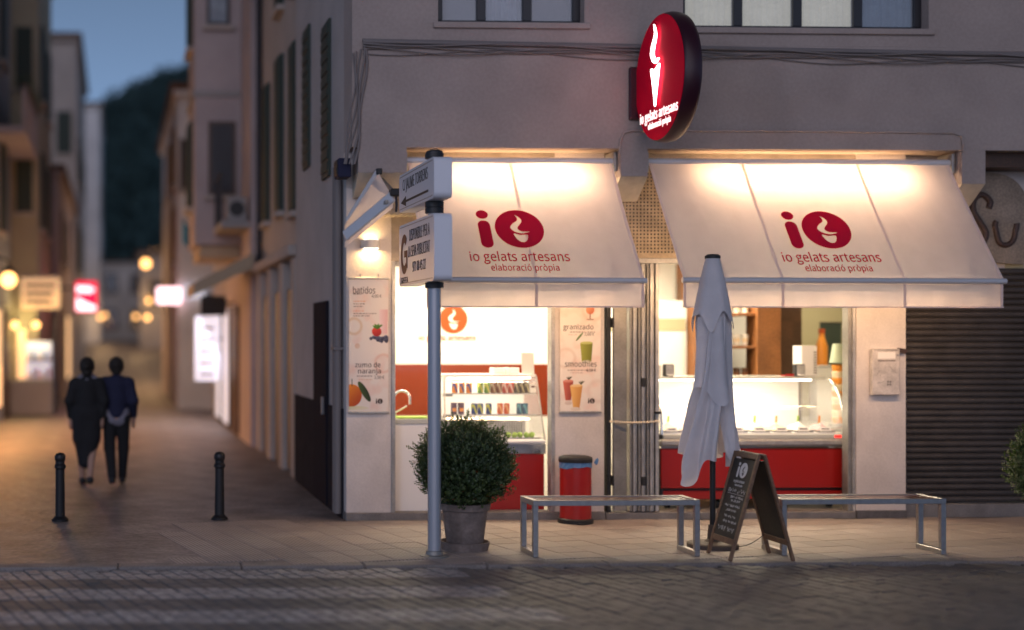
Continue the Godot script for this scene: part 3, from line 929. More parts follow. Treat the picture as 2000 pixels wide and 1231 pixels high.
# ---------------------------------------------------------------- signs
func build_blade_sign() -> void:
	var x := 5.12
	var c := Vector3(x, 4.31, 0.965)
	var s := thing("blade_sign", "round dark red lit sign with a glowing white ice cream cone on the facade", "sign", Vector3(5.2, 3.7, 0.35))
	var B := Basis(Vector3(0, 0, 1), Vector3(0, 1, 0), Vector3(-1, 0, 0))
	var R := 0.61
	# drum with rounded rim
	var prof := []
	for i in 9:
		var a := PI * i / 8.0
		prof.append(Vector2(R - 0.03 + 0.03 * sin(a), lerpf(0.0, 0.165, (1.0 - cos(a)) / 2.0)))
	var bl := Basis(Vector3(0, 0, 1), Vector3(1, 0, 0), Vector3(0, 1, 0))
	part(s, "rim", MB.new().slathe(prof, Vector3(x, c.y, c.z), 64, bl), M.sign_rim)
	part(s, "face", MB.new().prism(ellipse(Vector2.ZERO, R - 0.022, R - 0.022, 64), Transform3D(B, c), 0.006), M.sign_red)
	part(s, "back_face", MB.new().prism(ellipse(Vector2.ZERO, R - 0.022, R - 0.022, 64), Transform3D(B, c + Vector3(0.164, 0, 0)), 0.004), M.sign_rim)
	part(s, "wall_box", MB.new().box(5.05, 5.27, 4.0, 4.52, 0.35, 0.40, 0.01), M.sign_arm)
	# raised luminous letters: steam, cone
	var st := scaled(steam_shape(), 0.37, Vector2(-0.035, 0.225), 0.40)
	var f := Transform3D(B, c + Vector3(-0.036, 0, 0))
	var tall := PackedVector2Array()
	for p in steam_shape():
		tall.append(Vector2(p.x * 0.27 - 0.005, 0.13 + (p.y + 0.245) * 0.385))
	var stm := part(s, "steam", MB.new().prism(tall, f, 0.012), M.sign_glow)
	part(s, "cone", MB.new().prism(smooth([Vector2(-0.10, 0.095), Vector2(0.0, 0.075), Vector2(0.11, 0.115), Vector2(0.08, -0.02), Vector2(0.032, -0.18), Vector2(0.010, -0.265), Vector2(-0.010, -0.265), Vector2(-0.028, -0.18), Vector2(-0.07, -0.02)], 3), f, 0.012), M.sign_glow)
	var g := Transform3D(B, c + Vector3(-0.010, 0, 0))
	g.origin += B * Vector3(0.0, -0.345, 0)
	words(s, "lettering", "io gelats artesans", 0.92, 0.135, M.sign_text_glow, g, 0.004, true)
	g.origin += B * Vector3(0.02, -0.095, 0)
	words(s, "lettering", "elaboració pròpia", 0.55, 0.085, M.sign_text_glow, g, 0.004, true)
	area_lamp("blade_sign_light", c + Vector3(-0.04, 0.05, 0), Vector3(-1, 0, 0), Vector2(0.2, 0.7), 0.05, Color(1.0, 0.5, 0.5))

func rounded_box(mb: MB, c: Vector3, sx: float, sy: float, sz: float, r: float) -> void:
	# a slab whose profile in the z-y plane has rounded corners, sx thick
	var B := Basis(Vector3(0, 0, 1), Vector3(0, 1, 0), Vector3(-1, 0, 0))
	mb.prism(round_rect(Vector2.ZERO, sz, sy, r, 6), Transform3D(B, c + Vector3(sx / 2, 0, 0)), sx)

func build_street_sign() -> void:
	var px := 2.664
	var pz := 2.32
	var s := thing("street_sign", "grey post with two white direction sign boxes in front of the awning", "sign", Vector3(px, 0, pz))
	part(s, "pole", MB.new().lathe([Vector2(0.055, 0.0), Vector2(0.055, 3.40), Vector2(0.0, 3.402)], Vector3(px, 0, pz), 28), M.pole_grey)
	part(s, "base_plate", MB.new().lathe([Vector2(0.12, 0.0), Vector2(0.12, 0.012), Vector2(0.075, 0.02), Vector2(0.068, 0.05), Vector2(0.055, 0.055)], Vector3(px, 0.002, pz), 24), M.aluminium_dark)
	for y in [3.355, 2.945, 2.895, 2.265]:
		part(s, "collar", MB.new().lathe([Vector2(0.056, -0.002), Vector2(0.078, 0.0), Vector2(0.078, 0.045), Vector2(0.056, 0.05)], Vector3(px, y, pz), 24), M.black)
	part(s, "cap", MB.new().lathe([Vector2(0.07, 0), Vector2(0.07, 0.02), Vector2(0.04, 0.035), Vector2(0.0, 0.037)], Vector3(px, 3.395, pz), 24), M.black)
	var z0 := 1.22
	var z1 := 2.64
	var B := Basis(Vector3(0, 0, 1), Vector3(0, 1, 0), Vector3(-1, 0, 0))
	var xf := px - 0.0755
	for e in [[2.995, 3.335], [2.315, 2.872]]:
		var mb := MB.new()
		rounded_box(mb, Vector3(px, (e[0] + e[1]) / 2, (z0 + z1) / 2), 0.15, e[1] - e[0], z1 - z0, 0.05)
		var body := part(s, "sign_box", mb, M.sign_white)
		var rim := MB.new()
		for q in [[z0 + 0.03, z1 - 0.05, e[0] + 0.022, e[0] + 0.027], [z0 + 0.03, z1 - 0.05, e[1] - 0.027, e[1] - 0.022]]:
			rim.box(xf - 0.003, xf + 0.001, q[2], q[3], q[0], q[1])
		part(body, "edge_line", rim, M.aluminium_dark)
	var at := func(z: float, y: float) -> Transform3D: return Transform3D(B, Vector3(xf - 0.001, y, z))
	words(s, "lettering", "C/ JAUME TORRENS", 1.02, 0.125, M.ink, at.call(1.90, 3.215), 0.002)
	var arrow := MB.new()
	arrow.prism(PackedVector2Array([Vector2(-0.62, 0.0), Vector2(-0.40, 0.045), Vector2(-0.40, 0.010), Vector2(0.50, 0.010), Vector2(0.50, -0.010), Vector2(-0.40, -0.010), Vector2(-0.40, -0.045)]), at.call(1.93, 3.075), 0.002)
	part(s, "arrow", arrow, M.ink)
	words(s, "lettering", "DISPONIBLE PER A", 0.80, 0.10, M.ink, at.call(2.08, 2.755), 0.002)
	words(s, "lettering", "LA SEVA PUBLICITAT", 0.86, 0.10, M.ink, at.call(2.06, 2.61), 0.002)
	words(s, "lettering", "971 00 45 22", 0.52, 0.09, M.ink, at.call(2.07, 2.47), 0.002)
	words(s, "lettering", "GREFFSA", 0.30, 0.055, M.ink, at.call(1.47, 2.365), 0.002)
	var gl := PackedVector2Array()
	for i in 25:
		var a := deg_to_rad(48.0 + 264.0 * i / 24.0)
		gl.append(Vector2(cos(a) * 0.15, sin(a) * 0.18))
	for i in 25:
		var a := deg_to_rad(312.0 - 264.0 * i / 24.0)
		gl.append(Vector2(cos(a) * 0.085, sin(a) * 0.105))
	var gm := MB.new()
	gm.prism(gl, at.call(1.46, 2.60), 0.002)
	gm.prism(PackedVector2Array([Vector2(0.0, 0.03), Vector2(0.13, 0.03), Vector2(0.13, -0.13), Vector2(0.085, -0.13), Vector2(0.085, -0.03), Vector2(0.0, -0.03)]), at.call(1.46, 2.60), 0.0022)
	part(s, "printed_emblem", gm, M.ink_maroon)

# ---------------------------------------------------------------- furniture in front of the shop
func leaf_ball(c: Vector3, rad: Vector3, count: int, young: bool, sd: int) -> MB:
	var r := RandomNumberGenerator.new()
	r.seed = sd
	var nz := FastNoiseLite.new()
	nz.seed = 5
	nz.frequency = 2.2
	var mb := MB.new()
	for i in count:
		# a sprig: a short twig of small leaves pointing outwards and up
		var d := Vector3(r.randfn(), r.randfn(), r.randfn()).normalized()
		if d.y < -0.93:
			continue
		var depth := pow(r.randf(), 0.55)
		var reach := (0.50 + 0.50 * depth) * (1.0 + 0.26 * nz.get_noise_3dv(d * 1.4) + (0.16 * r.randf() if r.randf() < 0.15 else 0.0))
		if young: reach = (0.97 + 0.15 * r.randf()) * (1.0 + 0.26 * nz.get_noise_3dv(d * 1.4))
		var p := c + Vector3(d.x * rad.x, d.y * rad.y, d.z * rad.z) * reach
		var dir := (d * Vector3(1, 0.6, 1) + Vector3(0, 0.75, 0) + Vector3(r.randfn(), r.randfn(), r.randfn()) * 0.25).normalized()
		var len := r.randf_range(0.035, 0.075)
		for q in 7:
			var t := (q + 0.5) / 7.0
			var side := dir.cross(Vector3(r.randfn(), r.randfn(), r.randfn())).normalized()
			var ld := (dir * 0.75 + side).normalized()
			var nn := ld.cross(dir.cross(ld)).normalized()
			var w := ld.cross(nn).normalized() * r.randf_range(0.0055, 0.009)
			var b := p + dir * len * (t - 0.5)
			var l := ld * r.randf_range(0.016, 0.026)
			mb.tri(b, b + l * 0.5 + w, b + l)
			mb.tri(b, b + l, b + l * 0.5 - w)
	return mb

func build_planter() -> void:
	var p := thing("boxwood_planter", "round clipped boxwood in a clay pot behind the sign post", "plant", Vector3.ZERO, "potted boxwoods")
	part(p, "pot", MB.new().lathe([Vector2(0.0, 0.02), Vector2(0.155, 0.02), Vector2(0.195, 0.34), Vector2(0.215, 0.345), Vector2(0.222, 0.40), Vector2(0.205, 0.405), Vector2(0.19, 0.36)], Vector3.ZERO, 40), M.terracotta)
	part(p, "saucer", MB.new().lathe([Vector2(0.0, 0.0), Vector2(0.20, 0.0), Vector2(0.215, 0.07), Vector2(0.205, 0.072), Vector2(0.19, 0.03), Vector2(0.0, 0.018)], Vector3.ZERO, 40), M.terracotta)
	part(p, "soil", MB.new().lathe([Vector2(0.19, 0.365), Vector2(0.0, 0.375)], Vector3.ZERO, 24), M.soil)
	for q in 5:
		var a := q * 1.3
		part(p, "stem", MB.new().tube([Vector3(cos(a) * 0.03, 0.36, sin(a) * 0.03), Vector3(cos(a) * 0.09, 0.55, sin(a) * 0.09), Vector3(cos(a) * 0.22, 0.85, sin(a) * 0.22)], [0.014, 0.011, 0.005], 6), M.bark)
	part(p, "foliage", leaf_ball(Vector3(0, 0.735, 0), Vector3(0.39, 0.36, 0.39), 8200, false, 5), M.leaf)
	part(p, "young_shoots", leaf_ball(Vector3(0, 0.745, 0), Vector3(0.39, 0.36, 0.39), 900, true, 6), M.leaf_young)
	p.position = Vector3(3.02, 0.006, 1.93)
	copy_of(p, Vector3(8.22, 0.006, 2.15), "potted boxwood cut off by the right edge of the picture", 2.1)

func build_benches() -> void:
	var L := 1.42
	var D := 0.38
	var H := 0.475
	var b := thing("bench", "steel frame bench with brown top left of the chalkboard", "bench", Vector3.ZERO, "steel benches in front of the shop")
	var t := 0.045
	part(b, "front_rail", MB.new().box(-L / 2 + t, L / 2 - t, H - t, H, D / 2 - t, D / 2, 0.003), M.steel)
	part(b, "rear_rail", MB.new().box(-L / 2 + t, L / 2 - t, H - t, H, -D / 2, -D / 2 + t, 0.003), M.steel)
	for s in [-1.0, 1.0]:
		var x: float = s * (L / 2 - t / 2)
		part(b, "end_rail", MB.new().box(x - t / 2, x + t / 2, H - t, H + 0.001, -D / 2 + 0.0005, D / 2 + 0.0005, 0.003), M.steel)
		for e in [-1.0, 1.0]:
			var z: float = e * (D / 2 - t / 2)
			part(b, "leg", MB.new().box(x - t / 2 + 0.0005, x + t / 2 - 0.0005, 0.044, H - t - 0.0005, z - t / 2, z + t / 2, 0.003), M.steel)
		part(b, "foot_rail", MB.new().box(x - t / 2, x + t / 2, 0.0, 0.0435, -D / 2, D / 2, 0.003), M.steel)
	part(b, "seat", MB.new().box(-L / 2 + t + 0.004, L / 2 - t - 0.004, H - 0.03, H - 0.006, -D / 2 + t + 0.004, D / 2 - t - 0.004, 0.002), M.bench_top)
	b.position = Vector3(4.185, 0.006, 2.235)
	copy_of(b, Vector3(6.315, 0.006, 2.215), "steel frame bench with brown top right of the chalkboard", 0.0)

func build_bin() -> void:
	var b := thing("waste_bin", "red pedal bin with black lid and blue bag against the pier", "bin", Vector3(4.55, 0.006, 0.26))
	var o := Vector3(4.55, 0.006, 0.26)
	part(b, "base", MB.new().lathe([Vector2(0.0, 0.0), Vector2(0.172, 0.0), Vector2(0.172, 0.04), Vector2(0.156, 0.05)], o, 36), M.black)
	part(b, "body", MB.new().lathe([Vector2(0.152, 0.045), Vector2(0.152, 0.60), Vector2(0.14, 0.60)], o, 40), M.bin_red)
	var nz := FastNoiseLite.new()
	nz.seed = 4
	nz.frequency = 3.0
	part(b, "bin_bag", MB.new().surf(64, 8, func(u, w):
		var a: float = u * TAU
		var drop: float = 0.062 + 0.010 * sin(a * 2.0 + 1.0) + 0.004 * sin(a * 7.0)
		var r: float = 0.155 + 0.003 * sin(a * 17.0 + w * 5.0) + 0.003 * w
		return o + Vector3(cos(a) * r, 0.615 - drop * w, -sin(a) * r), true, true), M.bag_blue)
	part(b, "bag_knot", MB.new().surf(12, 8, func(u, w):
		var a: float = u * TAU
		var r: float = 0.028 * sin(PI * w) * (1.0 + 0.4 * sin(a * 3.0))
		return o + Vector3(0.165 + 0.05 * w, 0.60 + 0.03 * w + cos(a) * r, 0.06 + sin(a) * r)), M.bag_blue)
	var lid := part(b, "lid", MB.new().lathe([Vector2(0.163, 0.605), Vector2(0.165, 0.635), Vector2(0.158, 0.655), Vector2(0.12, 0.668), Vector2(0.0, 0.674)], o, 40), M.black)
	part(lid, "hinge", MB.new().box(4.50, 4.60, 0.60, 0.66, 0.07, 0.10, 0.006), M.black)
	part(b, "pedal", MB.new().box(4.51, 4.59, 0.012, 0.026, 0.42, 0.47, 0.003), M.dark_metal)

func build_chalkboard() -> void:
	# opens along x; the written side faces the street on the left
	var s := thing("chalkboard_stand", "wooden folding chalkboard stand with white chalk menu by the umbrella", "chalkboard", Vector3(5.30, 0.006, 2.47))
	var o := Vector3(5.30, 0.006, 2.47)
	var w := 0.46
	var top := 0.875
	for side in [-1.0, 1.0]:
		var foot: float = 0.265 * side
		var head: float = 0.022 * side
		var Y := Vector3(head - foot, top, 0).normalized()
		var X := Vector3(0, 0, 1)
		var Z := X.cross(Y)
		if side > 0: X = -X
		Z = X.cross(Y)
		var base := o + Vector3(foot, 0, 0)
		var B := Basis(X, Y, Z)
		var ln := Vector3(head - foot, top, 0).length()
		var at := func(a: float, h: float, d: float) -> Vector3: return base + B * Vector3(a, h, d)
		var leaf := part(s, "board", MB.new().obox(at.call(0, 0.50, 0), Vector3(w - 0.05, 0.70, 0.008), B), M.chalkboard)
		for e in [-1.0, 1.0]:
			part(leaf, "stile", MB.new().obox(at.call(e * (w / 2 - 0.017), ln / 2, 0), Vector3(0.034, ln, 0.024), B, 0.003), M.board_wood)
		part(leaf, "rail", MB.new().obox(at.call(0, ln - 0.022, 0), Vector3(w - 0.069, 0.044, 0.023), B, 0.003), M.board_wood)
		part(leaf, "rail", MB.new().obox(at.call(0, 0.155, 0), Vector3(w - 0.069, 0.05, 0.023), B, 0.003), M.board_wood)
		if side < 0:
			var f := func(a: float, h: float) -> Transform3D: return Transform3D(B, at.call(a, h, 0.0045))
			emblem(s, "emblem", f.call(0.03, 0.755), 0.066, M.chalk, 0.0012)
			words(s, "chalk_lettering", "io gelats artesans", 0.20, 0.032, M.chalk, f.call(0.0, 0.655), 0.0012)
			words(s, "chalk_lettering", "elaboració pròpia", 0.14, 0.022, M.chalk, f.call(0.01, 0.622), 0.0012)
			# handwriting, too small to read
			var r := RandomNumberGenerator.new()
			r.seed = 77
			var rows := [[0.575, 0.30, 0.040, 0.0], [0.520, 0.22, 0.024, 0.03], [0.490, 0.12, 0.024, 0.0], [0.445, 0.28, 0.024, 0.0], [0.405, 0.16, 0.024, -0.02], [0.355, 0.19, 0.024, -0.01], [0.310, 0.20, 0.026, 0.0], [0.245, 0.24, 0.046, -0.04]]
			for row in rows:
				var mb := MB.new()
				var x: float = row[3] - row[1] / 2
				while x < row[3] + row[1] / 2:
					var word := r.randi_range(3, 6)
					for c in word:
						var path := []
						var sz: float = row[2]
						var px := x
						for q in 5:
							path.append(f.call(px + r.randf_range(0.0, sz * 0.55), row[0] + sz * r.randf_range(-0.5, 0.5)).origin)
						mb.tube(path, 0.0016, 4, false)
						x += sz * 0.62
					x += row[2] * 0.5
				if row[2] > 0.039 and row[0] > 0.5:
					mb.tube([f.call(row[3] - row[1] / 2, row[0] - 0.028).origin, f.call(row[3] + row[1] / 2, row[0] - 0.030).origin], 0.0016, 4, false)
				part(s, "chalk_writing", mb, M.chalk).set_meta("kind", "stuff")
	for z in [-0.16, 0.16]:
		part(s, "hinge", MB.new().box(o.x - 0.03, o.x + 0.03, o.y + top - 0.004, o.y + top + 0.004, o.z + z - 0.03, o.z + z + 0.03), M.dark_metal)
	var ch := []
	for k in 9:
		var t := k / 8.0
		ch.append(o + Vector3(lerpf(-0.21, 0.21, t), 0.16 - 0.10 * sin(PI * t), -0.19))
	part(s, "chain", MB.new().tube(ch, 0.0035, 6), M.dark_metal)

func build_umbrella() -> void:
	var o := Vector3(5.215, 0.006, 1.93)
	var u := thing("closed_parasol", "tall closed white parasol standing behind the chalkboard", "parasol", o)
	part(u, "base", MB.new().lathe([Vector2(0.0, 0.0), Vector2(0.215, 0.0), Vector2(0.215, 0.035), Vector2(0.20, 0.045), Vector2(0.07, 0.055), Vector2(0.045, 0.075), Vector2(0.036, 0.20), Vector2(0.0, 0.201)], o, 40), M.umbrella_base)
	part(u, "pole", MB.new().lathe([Vector2(0.024, 0.19), Vector2(0.024, 2.52), Vector2(0.0, 2.521)], o, 16), M.black)
	part(u, "cap", MB.new().lathe([Vector2(0.0, 2.535), Vector2(0.066, 2.535), Vector2(0.066, 2.558), Vector2(0.045, 2.572), Vector2(0.0, 2.576)], o, 24), M.black)
	var nz := FastNoiseLite.new()
	nz.seed = 8
	nz.frequency = 1.4
	var radius := func(h: float) -> float:
		# half width of the folded cloth at height h
		if h > 2.0: return lerpf(0.165, 0.052, (h - 2.0) / 0.54)
		if h > 1.45: return lerpf(0.185, 0.160, (h - 1.45) / 0.55)
		return lerpf(0.320, 0.185, clampf((h - 0.75) / 0.70, 0, 1))
	# the main cloth: pleats gathered round the pole, hem falling in uneven points
	part(u, "cloth", MB.new().surf(160, 70, func(a, w):
		var th: float = a * TAU
		var hem := 0.80 - 0.25 * exp(-pow((th - 3.75) / 0.38, 2.0)) + 0.48 * exp(-pow((th - 4.95) / 0.15, 2.0)) - 0.08 * exp(-pow((th - 5.6) / 0.4, 2.0)) + 0.03 * sin(th * 5.0)
		var h := lerpf(hem, 2.54, pow(w, 0.92))
		var fold := sin(th * 7.0 + 1.1 * sin(h * 2.1) + 0.6) * 0.55 + sin(th * 13.0 - h * 1.7) * 0.2 + sin(th * 3.0 + 2.0) * 0.25
		var amp := 0.58 * smoothstep(2.56, 1.7, h) + 0.12
		var r: float = radius.call(h) * (1.0 - amp * (0.5 - 0.5 * fold)) * (1.0 + 0.10 * nz.get_noise_2d(cos(th) * 2.0 + 5.0, sin(th) * 2.0 + h * 1.5))
		var tw := 0.40 * (h - 1.0)
		return o + Vector3(cos(th + tw) * r - 0.03 * smoothstep(1.6, 0.8, h), h, -sin(th + tw) * r), false, true), M.umbrella_cloth)
	# the short upper tier
	part(u, "upper_cloth", MB.new().surf(120, 30, func(a, w):
		var th: float = a * TAU
		var hem := 1.99 + 0.075 * sin(th * 4.0 + 0.5) + 0.03 * sin(th * 7.0)
		var h := lerpf(hem, 2.545, w)
		var fold := sin(th * 4.0 + 0.5) * 0.6 + sin(th * 7.0) * 0.3
		var r: float = lerpf(0.205, 0.058, (h - 1.99) / 0.555) * (1.0 - 0.30 * (0.5 - 0.5 * fold) * (1.0 - w))
		return o + Vector3(cos(th) * r, h, -sin(th) * r), false, true), M.umbrella_cloth)
	# loose middle flap, caught up on the left
	part(u, "middle_flap", MB.new().surf(60, 24, func(a, w):
		var th: float = lerpf(-2.9, -0.4, a)
		var hem := 1.40 - 0.10 * sin(a * PI) + 0.05 * sin(a * 9.0)
		var h := lerpf(hem, 2.02, w)
		var r: float = radius.call(h) * 0.98 * (0.88 + 0.14 * sin(a * 11.0 + h * 1.2))
		return o + Vector3(cos(th) * r, h, -sin(th) * r)), M.umbrella_cloth)
	for k in 4:
		var th := 0.4 + k * TAU / 4
		part(u, "rib", MB.new().tube([o + Vector3(cos(th) * 0.03, 2.50, sin(th) * 0.03), o + Vector3(cos(th) * 0.055, 1.6, sin(th) * 0.055), o + Vector3(cos(th) * 0.075, 1.05, sin(th) * 0.075)], 0.006, 6), M.dark_metal)

func build_folding_doors() -> void:
	var d := thing("folding_doors", "stack of folded grey aluminium doors between the two shop openings", "door", Vector3(5.2, 0.08, -0.05))
	var lf := part(d, "door_leaf", MB.new().obox(Vector3(5.085, 1.34, 0.01), Vector3(0.15, 2.50, 0.035), Basis(Vector3.UP, 0.25), 0.004), M.aluminium_dark, "wide outer leaf turned flat to the street")
	part(lf, "hinge", MB.new().obox(Vector3(5.005, 0.4, 0.03), Vector3(0.012, 0.1, 0.05)), M.black)
	part(lf, "hinge", MB.new().obox(Vector3(5.005, 2.0, 0.03), Vector3(0.012, 0.1, 0.05)), M.black)
	part(d, "jamb", MB.new().box(4.955, 4.995, 0.08, 2.6, -0.1, 0.02, 0.003), M.black)
	for i in 9:
		var x := 5.185 + i * 0.029
		var dz := 0.02 * sin(i * 2.1)
		var leaf := part(d, "door_leaf", MB.new().box(x, x + 0.022, 0.085, 2.598, -0.42, 0.03 + dz, 0.003), M.aluminium if i % 3 else M.aluminium_dark)
		part(leaf, "gasket", MB.new().box(x + 0.0225, x + 0.0265, 0.09, 2.59, -0.40, 0.02 + dz), M.black)
	for y in [0.35, 1.35, 2.2]:
		part(d, "pivot", MB.new().box(5.30, 5.345, y, y + 0.09, 0.03, 0.055, 0.004), M.black)
	# the leaf that stands last, with its handle
	var last := part(d, "door_leaf", MB.new().box(5.452, 5.487, 0.085, 2.598, -0.40, 0.02, 0.003), M.aluminium)
	part(last, "handle", MB.new().box(5.437, 5.502, 1.075, 1.10, 0.02, 0.06, 0.004), M.black)
	# rope round the stack
	var rope := thing("tie_rope", "yellow and white twisted rope tied round the folded doors", "rope", Vector3(5.2, 1.0, 0.08))
	for k in 2:
		var path := []
		for i in 160:
			var t := i / 159.0
			var a := t * 130.0 + k * PI
			path.append(Vector3(lerpf(4.965, 5.47, t), 1.0 - 0.012 * sin(PI * t) + 0.006 * cos(a), 0.068 + 0.006 * sin(a)))
		part(rope, "strand", MB.new().tube(path, 0.0062, 6), [M.cream, M.curtain_pale][k])

# ---------------------------------------------------------------- posters (flat prints)
func dab(im: Image, cx: float, cy: float, rx: float, ry: float, c: Color, c2: Color, turn := 0.0) -> void:
	# an ellipse of ink that runs from c (upper left) to c2
	var R := maxf(rx, ry)
	for y in range(maxi(0, int(cy - R)), mini(im.get_height(), int(cy + R) + 1)):
		for x in range(maxi(0, int(cx - R)), mini(im.get_width(), int(cx + R) + 1)):
			var d := Vector2(x - cx, y - cy).rotated(-turn)
			var q := (d.x / rx) * (d.x / rx) + (d.y / ry) * (d.y / ry)
			if q <= 1.0:
				var a: float = clampf((1.0 - q) * R * 0.5, 0, 1)
				var t: float = clampf(0.5 + 0.5 * (d.x / rx + d.y / ry) * 0.7, 0, 1)
				var k := c.lerp(c2, t)
				im.set_pixel(x, y, im.get_pixel(x, y).lerp(Color(k.r, k.g, k.b), a * k.a))

func ring(im: Image, cx: float, cy: float, r: float, wd: float, c: Color) -> void:
	for y in range(maxi(0, int(cy - r - wd)), mini(im.get_height(), int(cy + r + wd) + 1)):
		for x in range(maxi(0, int(cx - r - wd)), mini(im.get_width(), int(cx + r + wd) + 1)):
			var d := absf(Vector2(x - cx, y - cy).length() - r) / wd
			if d < 1.0:
				im.set_pixel(x, y, im.get_pixel(x, y).lerp(Color(c.r, c.g, c.b), c.a * (1.0 - d)))

func lines(im: Image, x0: int, x1: int, y: int, c: Color, sd: int) -> void:
	var r := RandomNumberGenerator.new()
	r.seed = sd
	var x := x0
	while x < x1:
		var w := r.randi_range(3, 12)
		for q in w:
			for h in 4:
				if x + q < x1 and r.randf() < 0.75:
					im.set_pixel(x + q, y + h, im.get_pixel(x + q, y + h).lerp(c, 0.8))
		x += w + 3

func glass_of(im: Image, cx: float, top: float, h: float, w0: float, w1: float, c: Color, c2: Color) -> void:
	for y in range(int(top), int(top + h)):
		var t := (y - top) / h
		var w := lerpf(w0, w1, t)
		for x in range(int(cx - w), int(cx + w) + 1):
			if x >= 0 and x < im.get_width() and y < im.get_height():
				im.set_pixel(x, y, c.lerp(c2, clampf((x - cx + w) / (2 * w), 0, 1)))

func build_posters() -> void:
	for k in 2:
		var im := Image.create(160, 520, false, Image.FORMAT_RGB8)
		im.fill(Color(0.93, 0.90, 0.87))
		var nz := noise_image(200 + k, 0.01, 512, 3)
		for y in 520:
			for x in 160:
				var t := nz.get_pixel(x, y % 512).r
				im.set_pixel(x, y, Color(0.93, 0.90, 0.87).lerp(Color(0.93, 0.80, 0.75), clampf((t - 0.5) * 1.6, 0, 0.7)))
		if k == 0:
			ring(im, 20, 185, 30, 8, Color(0.85, 0.70, 0.52, 0.55))
			ring(im, 140, 330, 34, 8, Color(0.90, 0.70, 0.62, 0.5))
			dab(im, 34, 262, 11, 11, Color(0.85, 0.68, 0.55, 0.6), Color(0.88, 0.72, 0.6, 0.4))
			glass_of(im, 140, 120, 95, 17, 15, Color(0.95, 0.86, 0.86), Color(0.90, 0.72, 0.72))
			for q in 26:
				var r := RandomNumberGenerator.new()
				r.seed = q
				dab(im, 84 + r.randf() * 74, 226 + r.randf() * 18, 7, 7, Color(0.45, 0.47, 0.58), Color(0.10, 0.11, 0.20))
			dab(im, 112, 206, 20, 19, Color(0.93, 0.28, 0.18), Color(0.62, 0.05, 0.05), 0.4)
			for q in 6:
				dab(im, 104 + q * 4.5, 188 - (q % 2) * 4, 4, 10, Color(0.40, 0.62, 0.18), Color(0.20, 0.38, 0.08), -0.9 + q * 0.4)
			dab(im, 10, 455, 42, 44, Color(1.0, 0.62, 0.16), Color(0.72, 0.27, 0.02))
			dab(im, 62, 440, 13, 46, Color(0.30, 0.38, 0.15), Color(0.12, 0.18, 0.05), -0.55)
			dab(im, 12, 405, 2, 16, Color(0.22, 0.26, 0.1), Color(0.22, 0.26, 0.1))
			dab(im, 30, 505, 50, 8, Color(0.80, 0.80, 0.45, 0.5), Color(0.85, 0.85, 0.6, 0.2))
			lines(im, 18, 55, 58, Color(0.35, 0.28, 0.25), 1)
			lines(im, 18, 70, 86, Color(0.90, 0.58, 0.35), 2)
			lines(im, 18, 64, 96, Color(0.45, 0.38, 0.35), 3)
			lines(im, 18, 58, 106, Color(0.45, 0.38, 0.35), 4)
			lines(im, 18, 62, 124, Color(0.90, 0.50, 0.25), 5)
			lines(im, 18, 112, 134, Color(0.42, 0.36, 0.34), 6)
			lines(im, 18, 84, 143, Color(0.42, 0.36, 0.34), 7)
			lines(im, 32, 96, 378, Color(0.42, 0.34, 0.32), 8)
			lines(im, 40, 96, 392, Color(0.85, 0.68, 0.55), 9)
		else:
			ring(im, 130, 120, 40, 10, Color(0.86, 0.78, 0.72, 0.6))
			ring(im, 22, 310, 36, 9, Color(0.85, 0.76, 0.70, 0.5))
			ring(im, 150, 440, 40, 12, Color(0.88, 0.82, 0.78, 0.6))
			dab(im, 118, 120, 17, 18, Color(0.92, 0.68, 0.52), Color(0.75, 0.40, 0.28))
			dab(im, 118, 146, 3, 12, Color(0.60, 0.45, 0.40), Color(0.6, 0.45, 0.4))
			dab(im, 118, 158, 16, 3, Color(0.70, 0.58, 0.52), Color(0.6, 0.5, 0.45))
			glass_of(im, 104, 250, 74, 24, 18, Color(0.62, 0.64, 0.26), Color(0.44, 0.46, 0.10))
			dab(im, 104, 250, 24, 6, Color(0.80, 0.82, 0.52), Color(0.70, 0.72, 0.4))
			dab(im, 104, 324, 18, 6, Color(0.85, 0.83, 0.76), Color(0.80, 0.78, 0.7))
			dab(im, 76, 226, 4, 22, Color(0.45, 0.56, 0.35), Color(0.32, 0.44, 0.24), 0.7)
			glass_of(im, 32, 400, 76, 20, 10, Color(0.80, 0.42, 0.34), Color(0.60, 0.24, 0.20))
			dab(im, 32, 400, 20, 6, Color(0.90, 0.62, 0.55), Color(0.82, 0.5, 0.42))
			dab(im, 32, 486, 15, 8, Color(0.88, 0.82, 0.78), Color(0.82, 0.75, 0.72))
			glass_of(im, 64, 418, 88, 24, 12, Color(0.93, 0.74, 0.44), Color(0.80, 0.56, 0.28))
			dab(im, 64, 418, 24, 6, Color(0.95, 0.84, 0.66), Color(0.9, 0.75, 0.5))
			dab(im, 60, 510, 20, 8, Color(0.90, 0.85, 0.80), Color(0.85, 0.8, 0.75))
			for q in 4:
				dab(im, 30 + q * 4, 390 - q, 2, 7, Color(0.3, 0.25, 0.12), Color(0.2, 0.2, 0.1), -0.7 + q * 0.5)
				dab(im, 78 + q * 4, 408 - q, 2, 8, Color(0.3, 0.3, 0.12), Color(0.2, 0.2, 0.1), -0.7 + q * 0.5)
			lines(im, 40, 138, 206, Color(0.45, 0.38, 0.36), 11)
			lines(im, 34, 66, 216, Color(0.75, 0.65, 0.62), 12)
			lines(im, 30, 142, 356, Color(0.45, 0.38, 0.36), 13)
			lines(im, 40, 90, 366, Color(0.72, 0.62, 0.60), 14)
		var m := StandardMaterial3D.new()
		m.resource_name = "poster_print_%d" % k
		m.albedo_texture = tex(im)
		m.albedo_color = lin(0.86, 0.84, 0.82)
		m.roughness = 0.55
		var x0: float = [2.322, 4.470][k]
		var x1: float = [2.722, 4.888][k]
